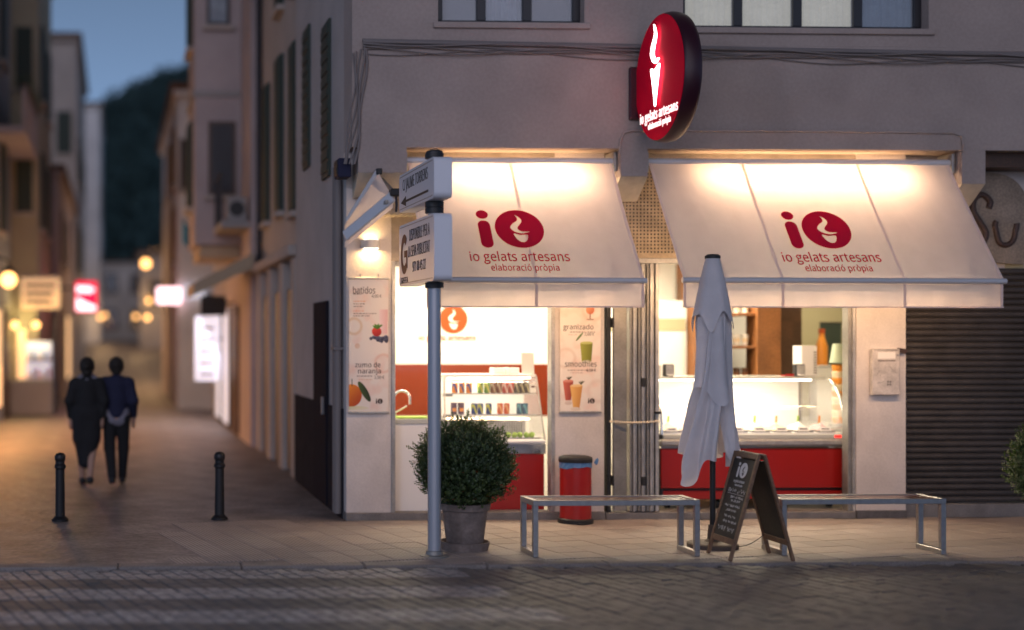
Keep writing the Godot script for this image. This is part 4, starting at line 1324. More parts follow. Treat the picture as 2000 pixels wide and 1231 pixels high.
		var y0 := 1.10
		var y1 := 2.44
		var p := thing("hanging_poster", ["tall poster of milkshakes and orange juice under the wall lamp", "tall poster of slush drinks and smoothies above the red bin"][k], "poster", Vector3((x0 + x1) / 2, y0, 0.02), "drinks posters on the piers")
		part(p, "sheet", MB.new().surf(1, 1, func(u, w): return Vector3(lerpf(x0, x1, u), lerpf(y0, y1, w), 0.022)), m)
		part(p, "rail", MB.new().box(x0 - 0.008, x1 + 0.008, y1 - 0.006, y1 + 0.016, 0.012, 0.034, 0.004), M.aluminium)
		part(p, "rail", MB.new().box(x0 - 0.008, x1 + 0.008, y0 - 0.016, y0 + 0.006, 0.012, 0.034, 0.004), M.aluminium)
		for q in [0.3, 0.75]:
			part(p, "hook", MB.new().box(lerpf(x0, x1, q) - 0.004, lerpf(x0, x1, q) + 0.004, y1 + 0.014, y1 + 0.05, 0.001, 0.02), M.steel)
		var W := x1 - x0
		var at := func(u: float, v: float) -> Transform3D: return Transform3D(Basis.IDENTITY, Vector3(x0 + u * W, y1 - v * (y1 - y0), 0.0235))
		if k == 0:
			words(p, "lettering", "batidos", 0.225, 0.072, M.ink_brown, at.call(0.385, 0.085), 0.001)
			words(p, "lettering", "4,00 €", 0.10, 0.036, M.ink_brown, at.call(0.70, 0.132), 0.001)
			words(p, "lettering", "zumo de", 0.255, 0.055, M.ink_brown, at.call(0.48, 0.645), 0.001)
			words(p, "lettering", "naranja", 0.23, 0.066, M.ink_brown, at.call(0.52, 0.698), 0.001)
			words(p, "lettering", "2,50 €", 0.10, 0.036, M.ink_brown, at.call(0.77, 0.742), 0.001)
		else:
			words(p, "lettering", "granizado", 0.31, 0.072, M.ink_brown, at.call(0.45, 0.366), 0.001)
			words(p, "lettering", "2,00 €", 0.10, 0.036, M.ink_brown, at.call(0.72, 0.418), 0.001)
			words(p, "lettering", "smoothies", 0.325, 0.062, M.ink_brown, at.call(0.51, 0.640), 0.001)
			words(p, "lettering", "4,00 €", 0.10, 0.036, M.ink_brown, at.call(0.76, 0.690), 0.001)
		emblem(p, "printed_emblem", at.call(0.79, 0.92), 0.026, M.ink_brown, 0.001)

func build_wall_fittings() -> void:
	var l := thing("wall_lamp", "half round white wall lamp shining down on the left poster", "lamp", Vector3(2.54, 2.72, 0.05))
	var h := []
	for i in 13:
		var a := PI * i / 12.0
		h.append(Vector2(cos(a) * 0.095, -sin(a) * 0.10))
	var p := PackedVector2Array(h)
	var B := Basis(Vector3(1, 0, 0), Vector3(0, 0, -1), Vector3(0, 1, 0))
	part(l, "shade", MB.new().prism(p, Transform3D(B, Vector3(2.54, 2.745, 0.001)), 0.085), M.white_panel)
	part(l, "bulb", MB.new().box(2.47, 2.61, 2.739, 2.744, 0.01, 0.075), M.lamp_white)
	area_lamp("wall_lamp_light", Vector3(2.54, 2.734, 0.055), Vector3(0, -1, 0.05), Vector2(0.14, 0.06), 0.22, Color(1.0, 0.80, 0.52))
	area_lamp("wall_lamp_uplight", Vector3(2.54, 2.836, 0.055), Vector3(0, 1, 0.05), Vector2(0.14, 0.06), 0.07, Color(1.0, 0.80, 0.52))
	part(l, "upper_bulb", MB.new().box(2.47, 2.61, 2.829, 2.833, 0.01, 0.075), M.lamp_white)
	# mailbox on the right pillar
	var m := thing("mailbox", "shallow white letter box on the pillar beside the roller shutter", "mailbox", Vector3(7.805, 1.26, 0.02))
	part(m, "case", MB.new().box(7.662, 7.95, 1.262, 1.725, 0.021, 0.085, 0.008), M.mailbox)
	part(m, "name_plate", MB.new().box(7.715, 7.90, 1.632, 1.70, 0.085, 0.089, 0.003), M.paper)
	part(m, "flap", MB.new().box(7.67, 7.942, 1.722, 1.735, 0.021, 0.092, 0.003), M.mailbox)
	part(m, "slot", MB.new().box(7.72, 7.90, 1.608, 1.616, 0.0845, 0.0865), M.ink_brown)
	part(m, "lock", MB.new().tube([Vector3(7.925, 1.67, 0.08), Vector3(7.925, 1.67, 0.092)], 0.008, 10), M.steel)
	var dr := MB.new()
	dr.tube([Vector3(7.71, 1.385, 0.0865), Vector3(7.75, 1.39, 0.0865), Vector3(7.79, 1.405, 0.0865)], 0.0015, 4)
	dr.tube([Vector3(7.845, 1.555, 0.0865), Vector3(7.87, 1.52, 0.0865), Vector3(7.91, 1.49, 0.0865)], 0.0015, 4)
	for q in 4:
		dr.box(7.815 + (q % 2) * 0.024, 7.832 + (q % 2) * 0.024, 1.36 + (q / 2) * 0.028, 1.38 + (q / 2) * 0.028, 0.085, 0.0864)
		dr.tube([Vector3(7.70 + 0.012 * q, 1.46 + 0.02 * (q % 3), 0.0865), Vector3(7.715 + 0.012 * q, 1.475 + 0.02 * (q % 3), 0.0865)], 0.0015, 4)
	part(m, "line_drawing", dr, M.plinth)
	part(m, "protruding_flyer", MB.new().bar(Vector3(7.93, 1.722, 0.06), Vector3(8.03, 1.705, 0.06), 0.004, 0.05), M.ink_brown)

# ---------------------------------------------------------------- inside the parlour
func build_sink_counter() -> void:
	var c := thing("sink_counter", "white counter with grey worktop behind the sign post", "counter", Vector3(3.05, 0.07, -0.4))
	part(c, "front_panel", MB.new().box(2.80, 3.33, 0.085, 0.97, -0.14, -0.115), M.white_panel)
	part(c, "carcass", MB.new().box(2.80, 3.33, 0.071, 0.97, -0.75, -0.141), M.white_panel)
	part(c, "worktop", MB.new().box(2.797, 3.34, 0.971, 1.02, -0.76, -0.10, 0.004), M.worktop)
	var t := thing("kitchen_tap", "chrome gooseneck tap rising from the sink counter", "tap", Vector3(2.87, 1.02, -0.45))
	var arc := []
	for i in 17:
		var a := PI * i / 16.0
		arc.append(Vector3(2.955 - 0.085 * cos(a), 1.21 + 0.085 * sin(a), -0.45))
	var path := [Vector3(2.87, 1.02, -0.45), Vector3(2.87, 1.12, -0.45)]
	path.append_array(arc)
	path.append(Vector3(3.04, 1.15, -0.45))
	part(t, "spout", MB.new().tube(path, 0.013, 10), M.chrome)
	part(t, "base", MB.new().lathe([Vector2(0.026, 0), Vector2(0.026, 0.03), Vector2(0.014, 0.05)], Vector3(2.87, 1.021, -0.45), 16), M.chrome)
	part(t, "lever", MB.new().tube([Vector3(2.87, 1.06, -0.45), Vector3(2.94, 1.10, -0.42), Vector3(3.0, 1.14, -0.41)], 0.008, 8), M.chrome)
	var g := thing("cutting_board", "lime green cutting board lying on the sink counter", "cutting board", Vector3(3.05, 1.021, -0.3))
	part(g, "board", MB.new().box(2.86, 3.22, 1.021, 1.036, -0.42, -0.16, 0.004), M.board_green)
	part(g, "grip", MB.new().box(3.17, 3.20, 1.0362, 1.0375, -0.33, -0.25), M.worktop)
	var k := thing("paper_cup_stack", "white cup stack at the right end of the sink counter", "cups", Vector3(3.29, 1.021, -0.5))
	for i in 4:
		part(k, "cup", MB.new().lathe([Vector2(0.028, 0.0), Vector2(0.036, 0.085), Vector2(0.038, 0.09), Vector2(0.034, 0.086)], Vector3(3.29, 1.021 + i * 0.018, -0.5), 18), M.paper)

func can_mesh(c: Color, c2: Color) -> Array:
	var m := StandardMaterial3D.new()
	m.resource_name = "can_print"
	var im := Image.create(32, 32, false, Image.FORMAT_RGB8)
	im.fill(c.linear_to_srgb())
	for y in range(8, 24):
		for x in 32:
			if absf((y - 16) + 6.0 * sin(x * TAU / 16.0)) < 3.5:
				im.set_pixel(x, y, c2.linear_to_srgb())
	m.albedo_texture = tex(im)
	m.roughness = 0.3
	m.metallic = 0.3
	return [m]

func build_drinks_fridge() -> void:
	var f := thing("drinks_fridge", "glass fronted counter fridge full of drink cans with a red base", "fridge", Vector3(3.95, 0.07, -0.5))
	var x0 := 3.36
	var x1 := 4.385
	part(f, "base_panel", MB.new().box(x0, x1 - 0.015, 0.085, 0.655, -0.20, -0.18), M.red_panel)
	part(f, "base_cabinet", MB.new().box(x0, x1 - 0.015, 0.071, 0.655, -0.95, -0.201), M.white_panel)
	part(f, "chrome_band", MB.new().box(x0 - 0.02, x1, 0.656, 0.76, -0.96, -0.165, 0.006), M.chrome)
	part(f, "sill", MB.new().box(x0 - 0.02, x1, 0.761, 0.80, -0.96, -0.16, 0.012), M.white_panel)
	part(f, "back_panel", MB.new().box(x0, x1, 0.801, 1.43, -0.965, -0.94), M.white_panel)
	part(f, "canopy", MB.new().box(x0 + 0.06, x1, 1.432, 1.462, -0.965, -0.50, 0.004), M.white_panel)
	var grille := part(f, "grille", MB.new().box(x0 + 0.08, x1 - 0.03, 0.802, 0.99, -0.80, -0.79), M.aluminium)
	var holes := MB.new()
	for i in 34:
		for j in 6:
			holes.box(x0 + 0.12 + i * 0.025, x0 + 0.133 + i * 0.025, 0.83 + j * 0.024, 0.844 + j * 0.024, -0.7902, -0.7885)
	part(grille, "vent_hole", holes, M.black)
	for y in [1.265, 1.045]:
		var sh := part(f, "shelf", MB.new().box(x0 + 0.03, x1 - 0.012, y - 0.008, y, -0.93, -0.46), M.glass)
		part(sh, "shelf_edge", MB.new().box(x0 + 0.03, x1 - 0.012, y - 0.009, y + 0.003, -0.458, -0.452), M.aluminium)
		part(sh, "bracket", MB.new().box(x0 + 0.03, x0 + 0.13, y - 0.032, y - 0.010, -0.47, -0.455), M.aluminium_dark)
	# sloping front glass and side glass
	part(f, "front_glass", MB.new().surf(1, 1, func(u, w): return Vector3(lerpf(x0 - 0.01 + 0.06 * w, x1 - 0.006, u), lerpf(0.80, 1.435, w), lerpf(-0.20, -0.49, w))), M.glass)
	for s in [0, 1]:
		var xx: float = [x0 - 0.008, x1 - 0.005][s]
		var q := PackedVector2Array([Vector2(-0.94, 0.80), Vector2(-0.20, 0.80), Vector2(-0.49, 1.435), Vector2(-0.94, 1.435)])
		part(f, "side_glass", MB.new().prism(q, Transform3D(Basis(Vector3(0, 0, 1), Vector3(0, 1, 0), Vector3(-1, 0, 0)), Vector3(xx, 0, 0)), 0.004), M.glass)
		part(f, "corner_post", MB.new().bar(Vector3(xx + (0.0 if s == 0 else 0.002), 0.80, -0.195), Vector3(xx + (0.055 if s == 0 else 0.002), 1.44, -0.488), 0.012, 0.014), M.aluminium)
	part(f, "light_strip", MB.new().box(x0 + 0.1, x1 - 0.05, 1.415, 1.431, -0.56, -0.53), M.lamp_white)
	area_lamp("fridge_light", Vector3((x0 + x1) / 2, 1.412, -0.545), Vector3(0, -1, -0.35), Vector2(0.85, 0.03), 0.55, Color(1.0, 0.95, 0.84))
	# drinks, one by one
	var rows := [
		["orange", Color(0.75, 0.25, 0.03), Color(0.10, 0.10, 0.30), [3.53, 3.605, 3.68], 1.265, "orange drink can in the trio at the left of the top fridge shelf"],
		["green", Color(0.14, 0.32, 0.06), Color(0.65, 0.60, 0.10), [3.80, 3.87], 1.265, "green drink can of the pair on the top fridge shelf"],
		["brown", Color(0.20, 0.08, 0.03), Color(0.50, 0.40, 0.25), [3.935, 3.995], 1.265, "brown drink can of the pair in the middle of the top fridge shelf"],
		["red", Color(0.52, 0.08, 0.05), Color(0.75, 0.55, 0.45), [4.06, 4.125], 1.265, "light red drink can of the pair on the top fridge shelf"],
		["dark", Color(0.07, 0.055, 0.04), Color(0.40, 0.36, 0.20), [4.185, 4.24, 4.295], 1.265, "dark drink can in the trio at the right of the top fridge shelf"],
		["blue", Color(0.03, 0.07, 0.26), Color(0.60, 0.62, 0.10), [3.735, 3.80, 3.89], 1.045, "blue and yellow drink can on the lower fridge shelf"],
		["scarlet", Color(0.68, 0.12, 0.03), Color(0.80, 0.40, 0.15), [4.01, 4.08], 1.045, "orange red drink can of the pair on the lower fridge shelf"],
		["teal", Color(0.03, 0.13, 0.22), Color(0.12, 0.35, 0.38), [4.215, 4.275], 1.045, "teal drink can of the pair at the right of the lower fridge shelf"]]
	for r in rows:
		var m: Material = can_mesh(r[1], r[2])[0]
		var first: Node3D = null
		for x in r[3]:
			var at := Vector3(x, r[4] + 0.001, -0.53)
			if first == null:
				first = thing("drink_can", r[5], "can", Vector3.ZERO, "drink cans: " + r[0])
				part(first, "body", MB.new().slathe([Vector2(0.025, 0.0), Vector2(0.031, 0.010), Vector2(0.031, 0.10), Vector2(0.026, 0.113)], Vector3.ZERO, 18), m)
				part(first, "lid", MB.new().lathe([Vector2(0.026, 0.113), Vector2(0.024, 0.110), Vector2(0.0, 0.110)], Vector3.ZERO, 18), M.steel)
				first.position = at
			else:
				copy_of(first, at, r[5])
	for i in 2:
		var x := 3.52 + 0.075 * i
		var at := Vector3(x, 1.046, -0.53)
		var m := mk("carton_%d" % i, lin(0.10, 0.05, 0.09), 0.6)
		var c := thing("juice_carton", ["dark purple juice carton at the far left of the lower fridge shelf", "dark purple juice carton second from left on the lower fridge shelf"][i], "carton", at, "juice cartons in the fridge")
		part(c, "box", MB.new().box(x - 0.027, x + 0.027, 1.046, 1.165, -0.56, -0.50, 0.002), m)
		part(c, "front_print", MB.new().box(x - 0.02, x + 0.02, 1.075, 1.11, -0.4998, -0.498), M.orange_plastic)
	var pc := thing("price_card", "small white price card at the right end of the top fridge shelf", "card", Vector3(4.345, 1.266, -0.5))
	part(pc, "card", MB.new().obox(Vector3(4.345, 1.315, -0.485), Vector3(0.065, 0.095, 0.002), Basis(Vector3.RIGHT, -0.15)), M.paper)
	part(pc, "print", MB.new().obox(Vector3(4.345, 1.335, -0.4805), Vector3(0.04, 0.02, 0.001), Basis(Vector3.RIGHT, -0.15)), M.ink_maroon)
	for i in 5:
		var x := 4.06 + i * 0.062
		var at := Vector3(x, 0.835 + 0.0, -0.40 + 0.02 * (i % 2))
		var c := thing("lime", "green lime in the row on the fruit tray at the bottom of the fridge", "lime", at, "limes in the fridge")
		part(c, "fruit", MB.new().slathe([Vector2(0.0, -0.032), Vector2(0.012, -0.030), Vector2(0.026, -0.018), Vector2(0.031, 0.0), Vector2(0.026, 0.018), Vector2(0.012, 0.030), Vector2(0.003, 0.036)], at, 14, Basis(Vector3(0, 0, 1), 1.2 + i)), M.board_green)
		part(c, "stalk", MB.new().obox(at + Vector3(0, 0.03, 0), Vector3(0.006, 0.006, 0.006)), M.bark)
	var tr := thing("fruit_tray", "shallow steel tray under the limes in the fridge", "tray", Vector3(4.17, 0.80, -0.39))
	part(tr, "tray_floor", MB.new().box(3.98, 4.36, 0.801, 0.803, -0.50, -0.28), M.steel)
	part(tr, "tray_lip", MB.new().box(3.98, 4.36, 0.8031, 0.815, -0.283, -0.279), M.steel)
	# on top of the fridge
	for i in 2:
		var x := 4.03 + i * 0.15
		var nb := thing("napkin_box", ["white napkin box on the fridge, further from the menu card", "white napkin box on the fridge, next to the menu card"][i], "box", Vector3(x, 1.463, -0.72), "napkin boxes on the fridge")
		part(nb, "case", MB.new().box(x - 0.06, x + 0.06, 1.463, 1.53, -0.80, -0.62, 0.004), M.white_panel)
		part(nb, "slot", MB.new().box(x - 0.04, x - 0.005, 1.5302, 1.532, -0.74, -0.68), M.ink)
		part(nb, "slot", MB.new().box(x + 0.01, x + 0.045, 1.5302, 1.532, -0.74, -0.68), M.ink)
	var mc := thing("menu_card", "white standing menu card with a drink picture on the fridge", "card", Vector3(4.33, 1.463, -0.6))
	part(mc, "card", MB.new().obox(Vector3(4.325, 1.575, -0.60), Vector3(0.13, 0.222, 0.006), Basis(Vector3.RIGHT, -0.10)), M.paper)
	part(mc, "picture", MB.new().prism(PackedVector2Array([Vector2(-0.022, 0.04), Vector2(0.03, 0.04), Vector2(0.012, -0.05), Vector2(-0.008, -0.05)]), Transform3D(Basis(Vector3.RIGHT, -0.10), Vector3(4.315, 1.56, -0.5965)), 0.001), M.cream)

func build_gelato_case() -> void:
	var x0 := 5.60
	var x1 := 7.56
	var c := thing("ice_cream_case", "curved glass ice cream display case with a dark red front", "display case", Vector3(6.5, 0.07, -0.6))
	part(c, "red_front", MB.new().box(x0, x1, 0.29, 0.70, -0.235, -0.21, 0.01), M.red_panel)
	part(c, "red_kick", MB.new().box(x0, x1, 0.175, 0.265, -0.26, -0.235, 0.006), M.red_panel)
	part(c, "cabinet", MB.new().box(x0, x1, 0.17, 0.78, -1.25, -0.262), M.dark_metal)
	for x in [x0 + 0.12, x0 + 0.65, x1 - 0.62, x1 - 0.12]:
		part(c, "caster", MB.new().tube([Vector3(x - 0.02, 0.115, -0.36), Vector3(x + 0.02, 0.115, -0.36)], 0.044, 12), M.black)
	part(c, "bumper", MB.new().box(x0 - 0.02, x1 + 0.02, 0.725, 0.80, -0.26, -0.175, 0.02), M.aluminium)
	part(c, "bumper_trim", MB.new().box(x0 - 0.01, x1 + 0.01, 0.703, 0.7245, -0.25, -0.195, 0.004), M.chrome)
	var bl := part(c, "lower_sill", MB.new().box(x0 + 0.02, x1 - 0.02, 0.80, 0.845, -0.25, -0.20, 0.006), M.worktop)
	part(bl, "display", MB.new().box(x1 - 0.14, x1 - 0.07, 0.812, 0.836, -0.2, -0.198), M.led_red)
	part(c, "tub_deck", MB.new().box(x0 + 0.03, x1 - 0.03, 0.781, 0.86, -1.2, -0.27), M.white_panel)
	part(c, "rear_wall", MB.new().box(x0 + 0.03, x1 - 0.03, 0.861, 1.40, -1.22, -1.19), M.white_panel)
	part(c, "top_shelf", MB.new().box(x0, x1 - 0.02, 1.405, 1.432, -1.22, -0.62, 0.006), M.worktop)
	part(c, "inner_shelf", MB.new().box(x0 + 0.05, x1 - 0.1, 1.06, 1.068, -1.18, -0.95), M.glass)
	var curve := func(w: float) -> Vector2:
		# (z, y) of the curved front glass
		var a := w * 1.30
		return Vector2(-0.225 - 0.60 * (1.0 - cos(a)) * 0.72, 0.845 + 0.60 * sin(a) * 0.965)
	part(c, "front_glass", MB.new().surf(1, 16, func(u, w):
		var q: Vector2 = curve.call(w)
		return Vector3(lerpf(x0 + 0.02, x1 - 0.02, u), q.y, q.x)), M.glass)
	for s in [0, 1]:
		var xx: float = [x0 + 0.012, x1 - 0.016][s]
		var poly := PackedVector2Array([Vector2(-1.19, 0.845)])
		for i in 17:
			poly.append(curve.call(i / 16.0))
		poly.append(Vector2(-1.19, 1.40))
		part(c, "end_glass", MB.new().prism(poly, Transform3D(Basis(Vector3(0, 0, 1), Vector3(0, 1, 0), Vector3(-1, 0, 0)), Vector3(xx, 0, 0)), 0.006), M.glass)
		var rim := []
		for i in 17:
			var q: Vector2 = curve.call(i / 16.0)
			rim.append(Vector3(xx, q.y, q.x))
		part(c, "glass_rim", MB.new().tube(rim, 0.016, 8), M.chrome)
		part(c, "end_cheek", MB.new().box(xx - 0.02, xx + 0.02, 0.16, 0.845, -1.24, -0.225, 0.01), M.dark_metal)
	part(c, "light_strip", MB.new().box(x0 + 0.1, x1 - 0.15, 1.385, 1.404, -0.70, -0.66), M.lamp_white)
	area_lamp("display_light", Vector3((x0 + x1) / 2, 1.38, -0.68), Vector3(0, -1, -0.1), Vector2(1.5, 0.04), 1.4, Color(1.0, 0.94, 0.82))
	# tubs of ice cream
	var tones := [lin(0.80, 0.72, 0.50), lin(0.78, 0.55, 0.50), lin(0.42, 0.26, 0.15), lin(0.80, 0.78, 0.70), lin(0.68, 0.72, 0.42), lin(0.80, 0.60, 0.30), lin(0.70, 0.66, 0.60), lin(0.60, 0.30, 0.30)]
	var kinds := ["vanilla", "pink", "chocolate brown", "white", "pistachio green", "apricot", "grey nut", "berry red"]
	for i in 8:
		var x := x0 + 0.16 + i * 0.232
		var t := thing("ice_cream_tub", "steel tub of " + kinds[i] + " ice cream in the front row of the display case", "ice cream", Vector3(x, 0.861, -0.45), "tubs in the display case")
		part(t, "tub", MB.new().box(x - 0.095, x + 0.095, 0.861, 0.885, -0.62, -0.29, 0.004), M.steel)
		var m := mk("ice_%d" % i, tones[i], 0.7)
		part(t, "ice_cream", MB.new().surf(14, 14, func(u, w):
			var a: float = 0.06 * sin(PI * u) * sin(PI * w) * (1.0 + 0.35 * sin(u * 9.0 + i) * sin(w * 11.0 + i * 2.0))
			return Vector3(x + lerpf(-0.088, 0.088, u), 0.8855 + a, lerpf(-0.30, -0.61, w))), m)
		part(t, "scoop", MB.new().bar(Vector3(x + 0.02, 0.90, -0.50), Vector3(x + 0.05, 1.02, -0.54), 0.022, 0.004), M.orange_plastic if i % 2 else M.board_green)
		var tg := part(t, "flavour_tag", MB.new().obox(Vector3(x - 0.02, 0.895, -0.285), Vector3(0.12, 0.045, 0.003), Basis(Vector3.RIGHT, -0.4)), M.paper)
		part(tg, "print", MB.new().obox(Vector3(x - 0.02, 0.897, -0.2825), Vector3(0.08, 0.012, 0.001), Basis(Vector3.RIGHT, -0.4)), M.ink_brown)

func build_back_of_shop() -> void:
	# things on top of the display case
	for i in 2:
		var x: float = [5.87, 7.29][i]
		var n := thing("napkin_holder", ["steel napkin holder at the left end of the display case top", "steel napkin holder at the right end of the display case top"][i], "napkin holder", Vector3(x, 1.432, -0.70), "napkin holders on the display case")
		part(n, "frame", MB.new().box(x - 0.052, x + 0.052, 1.4325, 1.565, -0.74, -0.66, 0.01), M.dark_metal)
		part(n, "front", MB.new().box(x - 0.042, x + 0.042, 1.442, 1.555, -0.66, -0.654, 0.006), M.aluminium)
		part(n, "napkin", MB.new().box(x - 0.03, x + 0.03, 1.44, 1.455, -0.655, -0.63, 0.004), M.paper)
	var r := thing("cone_rack", "tall white box rack of cups beside the right napkin holder", "rack", Vector3(7.445, 1.432, -0.85))
	part(r, "case", MB.new().box(7.36, 7.53, 1.4325, 1.76, -0.98, -0.78, 0.004), M.white_panel)
	for q in 9:
		part(r, "slot", MB.new().box(7.49, 7.525, 1.46 + q * 0.028, 1.474 + q * 0.028, -0.779, -0.777), M.plinth)
	var b := thing("orange_bottle", "orange syrup bottle standing behind the white cup rack", "bottle", Vector3(8.36, 1.519, -2.3))
	part(b, "body", MB.new().slathe([Vector2(0.0, 0.0), Vector2(0.062, 0.0), Vector2(0.066, 0.02), Vector2(0.066, 0.22), Vector2(0.034, 0.33), Vector2(0.03, 0.38)], Vector3(8.36, 1.52, -2.3), 18), M.orange_plastic)
	part(b, "cap", MB.new().lathe([Vector2(0.036, 0.38), Vector2(0.036, 0.43), Vector2(0.0, 0.432)], Vector3(8.36, 1.52, -2.3), 16), M.logo_orange)
	var s := thing("cone_tower", "golden wafer cone stack topped by a pale green shade beside the display case", "cones", Vector3(7.95, 0.86, -1.15))
	part(s, "shade", MB.new().lathe([Vector2(0.085, 1.57), Vector2(0.05, 1.78), Vector2(0.0, 1.782)], Vector3(7.95, 0, -1.15), 24), M.shade_green)
	part(s, "foot", MB.new().lathe([Vector2(0.09, 0.86), Vector2(0.09, 0.9), Vector2(0.0, 0.901)], Vector3(7.95, 0, -1.15), 24), M.steel)
	for q in 9:
		part(s, "wafer_cone", MB.new().lathe([Vector2(0.05, 0.90 + q * 0.072), Vector2(0.064, 0.96 + q * 0.072), Vector2(0.05, 0.972 + q * 0.072)], Vector3(7.95, 0, -1.15), 18), M.cream if q % 2 else M.orange_plastic)
	var rp := thing("red_sweet_tray", "small red tray on top of the display case", "tray", Vector3(7.18, 1.4325, -0.7))
	part(rp, "tray_floor", MB.new().box(7.13, 7.23, 1.4325, 1.445, -0.78, -0.68, 0.003), M.bin_red)
	part(rp, "tray_lip", MB.new().box(7.13, 7.23, 1.4452, 1.46, -0.683, -0.68), M.bin_red)
	var side := thing("side_counter", "low counter along the olive wall carrying the cone stack", "counter", Vector3(8.2, 0.07, -1.7))
	part(side, "worktop", MB.new().box(7.70, 9.15, 0.82, 0.859, -3.1, -0.9, 0.004), M.worktop)
	part(side, "carcass", MB.new().box(7.72, 9.15, 0.071, 0.819, -3.1, -0.95), M.white_panel)
	var pk := thing("bottle_plinth", "plain white cabinet under the orange bottle", "stand", Vector3(8.36, 0.86, -2.3))
	part(pk, "block", MB.new().box(8.26, 8.46, 0.8595, 1.518, -2.4, -2.2, 0.004), M.white_panel)
	part(pk, "trim", MB.new().box(8.255, 8.465, 1.495, 1.51, -2.1998, -2.19), M.aluminium)
	var pic := thing("wall_menu", "dark green framed menu on the olive wall", "menu", Vector3(8.91, 1.4, -3.165))
	part(pic, "board", MB.new().box(8.78, 9.05, 1.35, 2.02, -3.168, -3.155), M.shutter_green)
	part(pic, "frame", MB.new().box(8.775, 9.055, 2.021, 2.04, -3.168, -3.145), M.dark_metal)
	# wooden shelving
	var w := thing("wooden_shelving", "tall brown wooden shelf unit behind the display case", "shelves", Vector3(7.3, 0.07, -2.2))
	part(w, "side_panel", MB.new().box(7.42, 7.70, 0.075, 2.85, -2.25, -1.95, 0.004), M.wood)
	part(w, "side_panel", MB.new().box(7.705, 8.07, 0.075, 2.85, -2.6, -2.2, 0.004), M.wood_dark)
	part(w, "side_panel", MB.new().box(6.93, 6.99, 0.075, 2.85, -3.1, -2.0, 0.004), M.wood)
	for y in [1.30, 1.72, 2.10]:
		part(w, "shelf", MB.new().box(6.991, 7.419, y, y + 0.035, -3.1, -2.0, 0.003), M.wood)
	part(w, "rear_panel", MB.new().box(6.991, 7.419, 0.08, 2.84, -3.15, -3.12), M.white_wall)
	var cm := 0
	for y in [1.336, 1.756, 2.136]:
		for i in 4:
			var x: float = 7.05 + i * 0.1
			var h := 0.15 if y < 1.5 else 0.12
			var q := thing("shelf_cup", (["brown paper cup tube on the lowest shelf of the wooden unit", "white paper cup on the middle shelf of the wooden unit", "white paper cup on the top shelf of the wooden unit"] as Array)[int(cm / 4)], "cup", Vector3(x, y, -2.12), ["cup tubes on the lowest shelf", "cups on the middle shelf", "cups on the top shelf"][int(cm / 4)])
			part(q, "cup", MB.new().lathe([Vector2(0.030, 0.0), Vector2(0.040, h), Vector2(0.042, h + 0.008), Vector2(0.036, h)], Vector3(x, y, -2.12), 16), M.wood_dark if cm < 4 else M.paper)
			part(q, "sleeve", MB.new().lathe([Vector2(0.0345, h * 0.35), Vector2(0.038, h * 0.7)], Vector3(x, y, -2.12), 16), M.wood if cm < 4 else M.cream)
			cm += 1
	# bright white fridge unit at the back left
	var fr := thing("upright_fridge", "white upright glass fridge at the back behind the left of the display case", "fridge", Vector3(5.9, 0.07, -2.9))
	part(fr, "body", MB.new().box(5.40, 6.92, 0.072, 2.3, -3.19, -2.75, 0.006), M.white_panel)
	part(fr, "header_band", MB.new().box(5.42, 6.90, 1.93, 2.08, -2.749, -2.735), M.olive_wall)
	for x in [5.43, 5.92, 6.40]:
		var dr := part(fr, "door", MB.new().box(x, x + 0.47, 0.30, 1.90, -2.749, -2.72, 0.004), M.white_panel)
		part(dr, "pane", MB.new().box(x + 0.04, x + 0.43, 0.36, 1.84, -2.719, -2.717), M.white_panel)
		part(dr, "handle", MB.new().box(x + 0.437, x + 0.457, 0.9, 1.3, -2.72, -2.69, 0.004), M.steel)
	var pb := thing("counter_box", "small white box with fruit print beside the left napkin holder", "box", Vector3(5.735, 1.4325, -0.72))
	part(pb, "case", MB.new().box(5.68, 5.79, 1.4325, 1.56, -0.78, -0.68, 0.003), M.paper)
	part(pb, "print", MB.new().prism(ellipse(Vector2(5.715, 1.50), 0.02, 0.035, 16), Transform3D(Basis.IDENTITY, Vector3(0, 0, -0.68)), 0.001), M.orange_plastic)

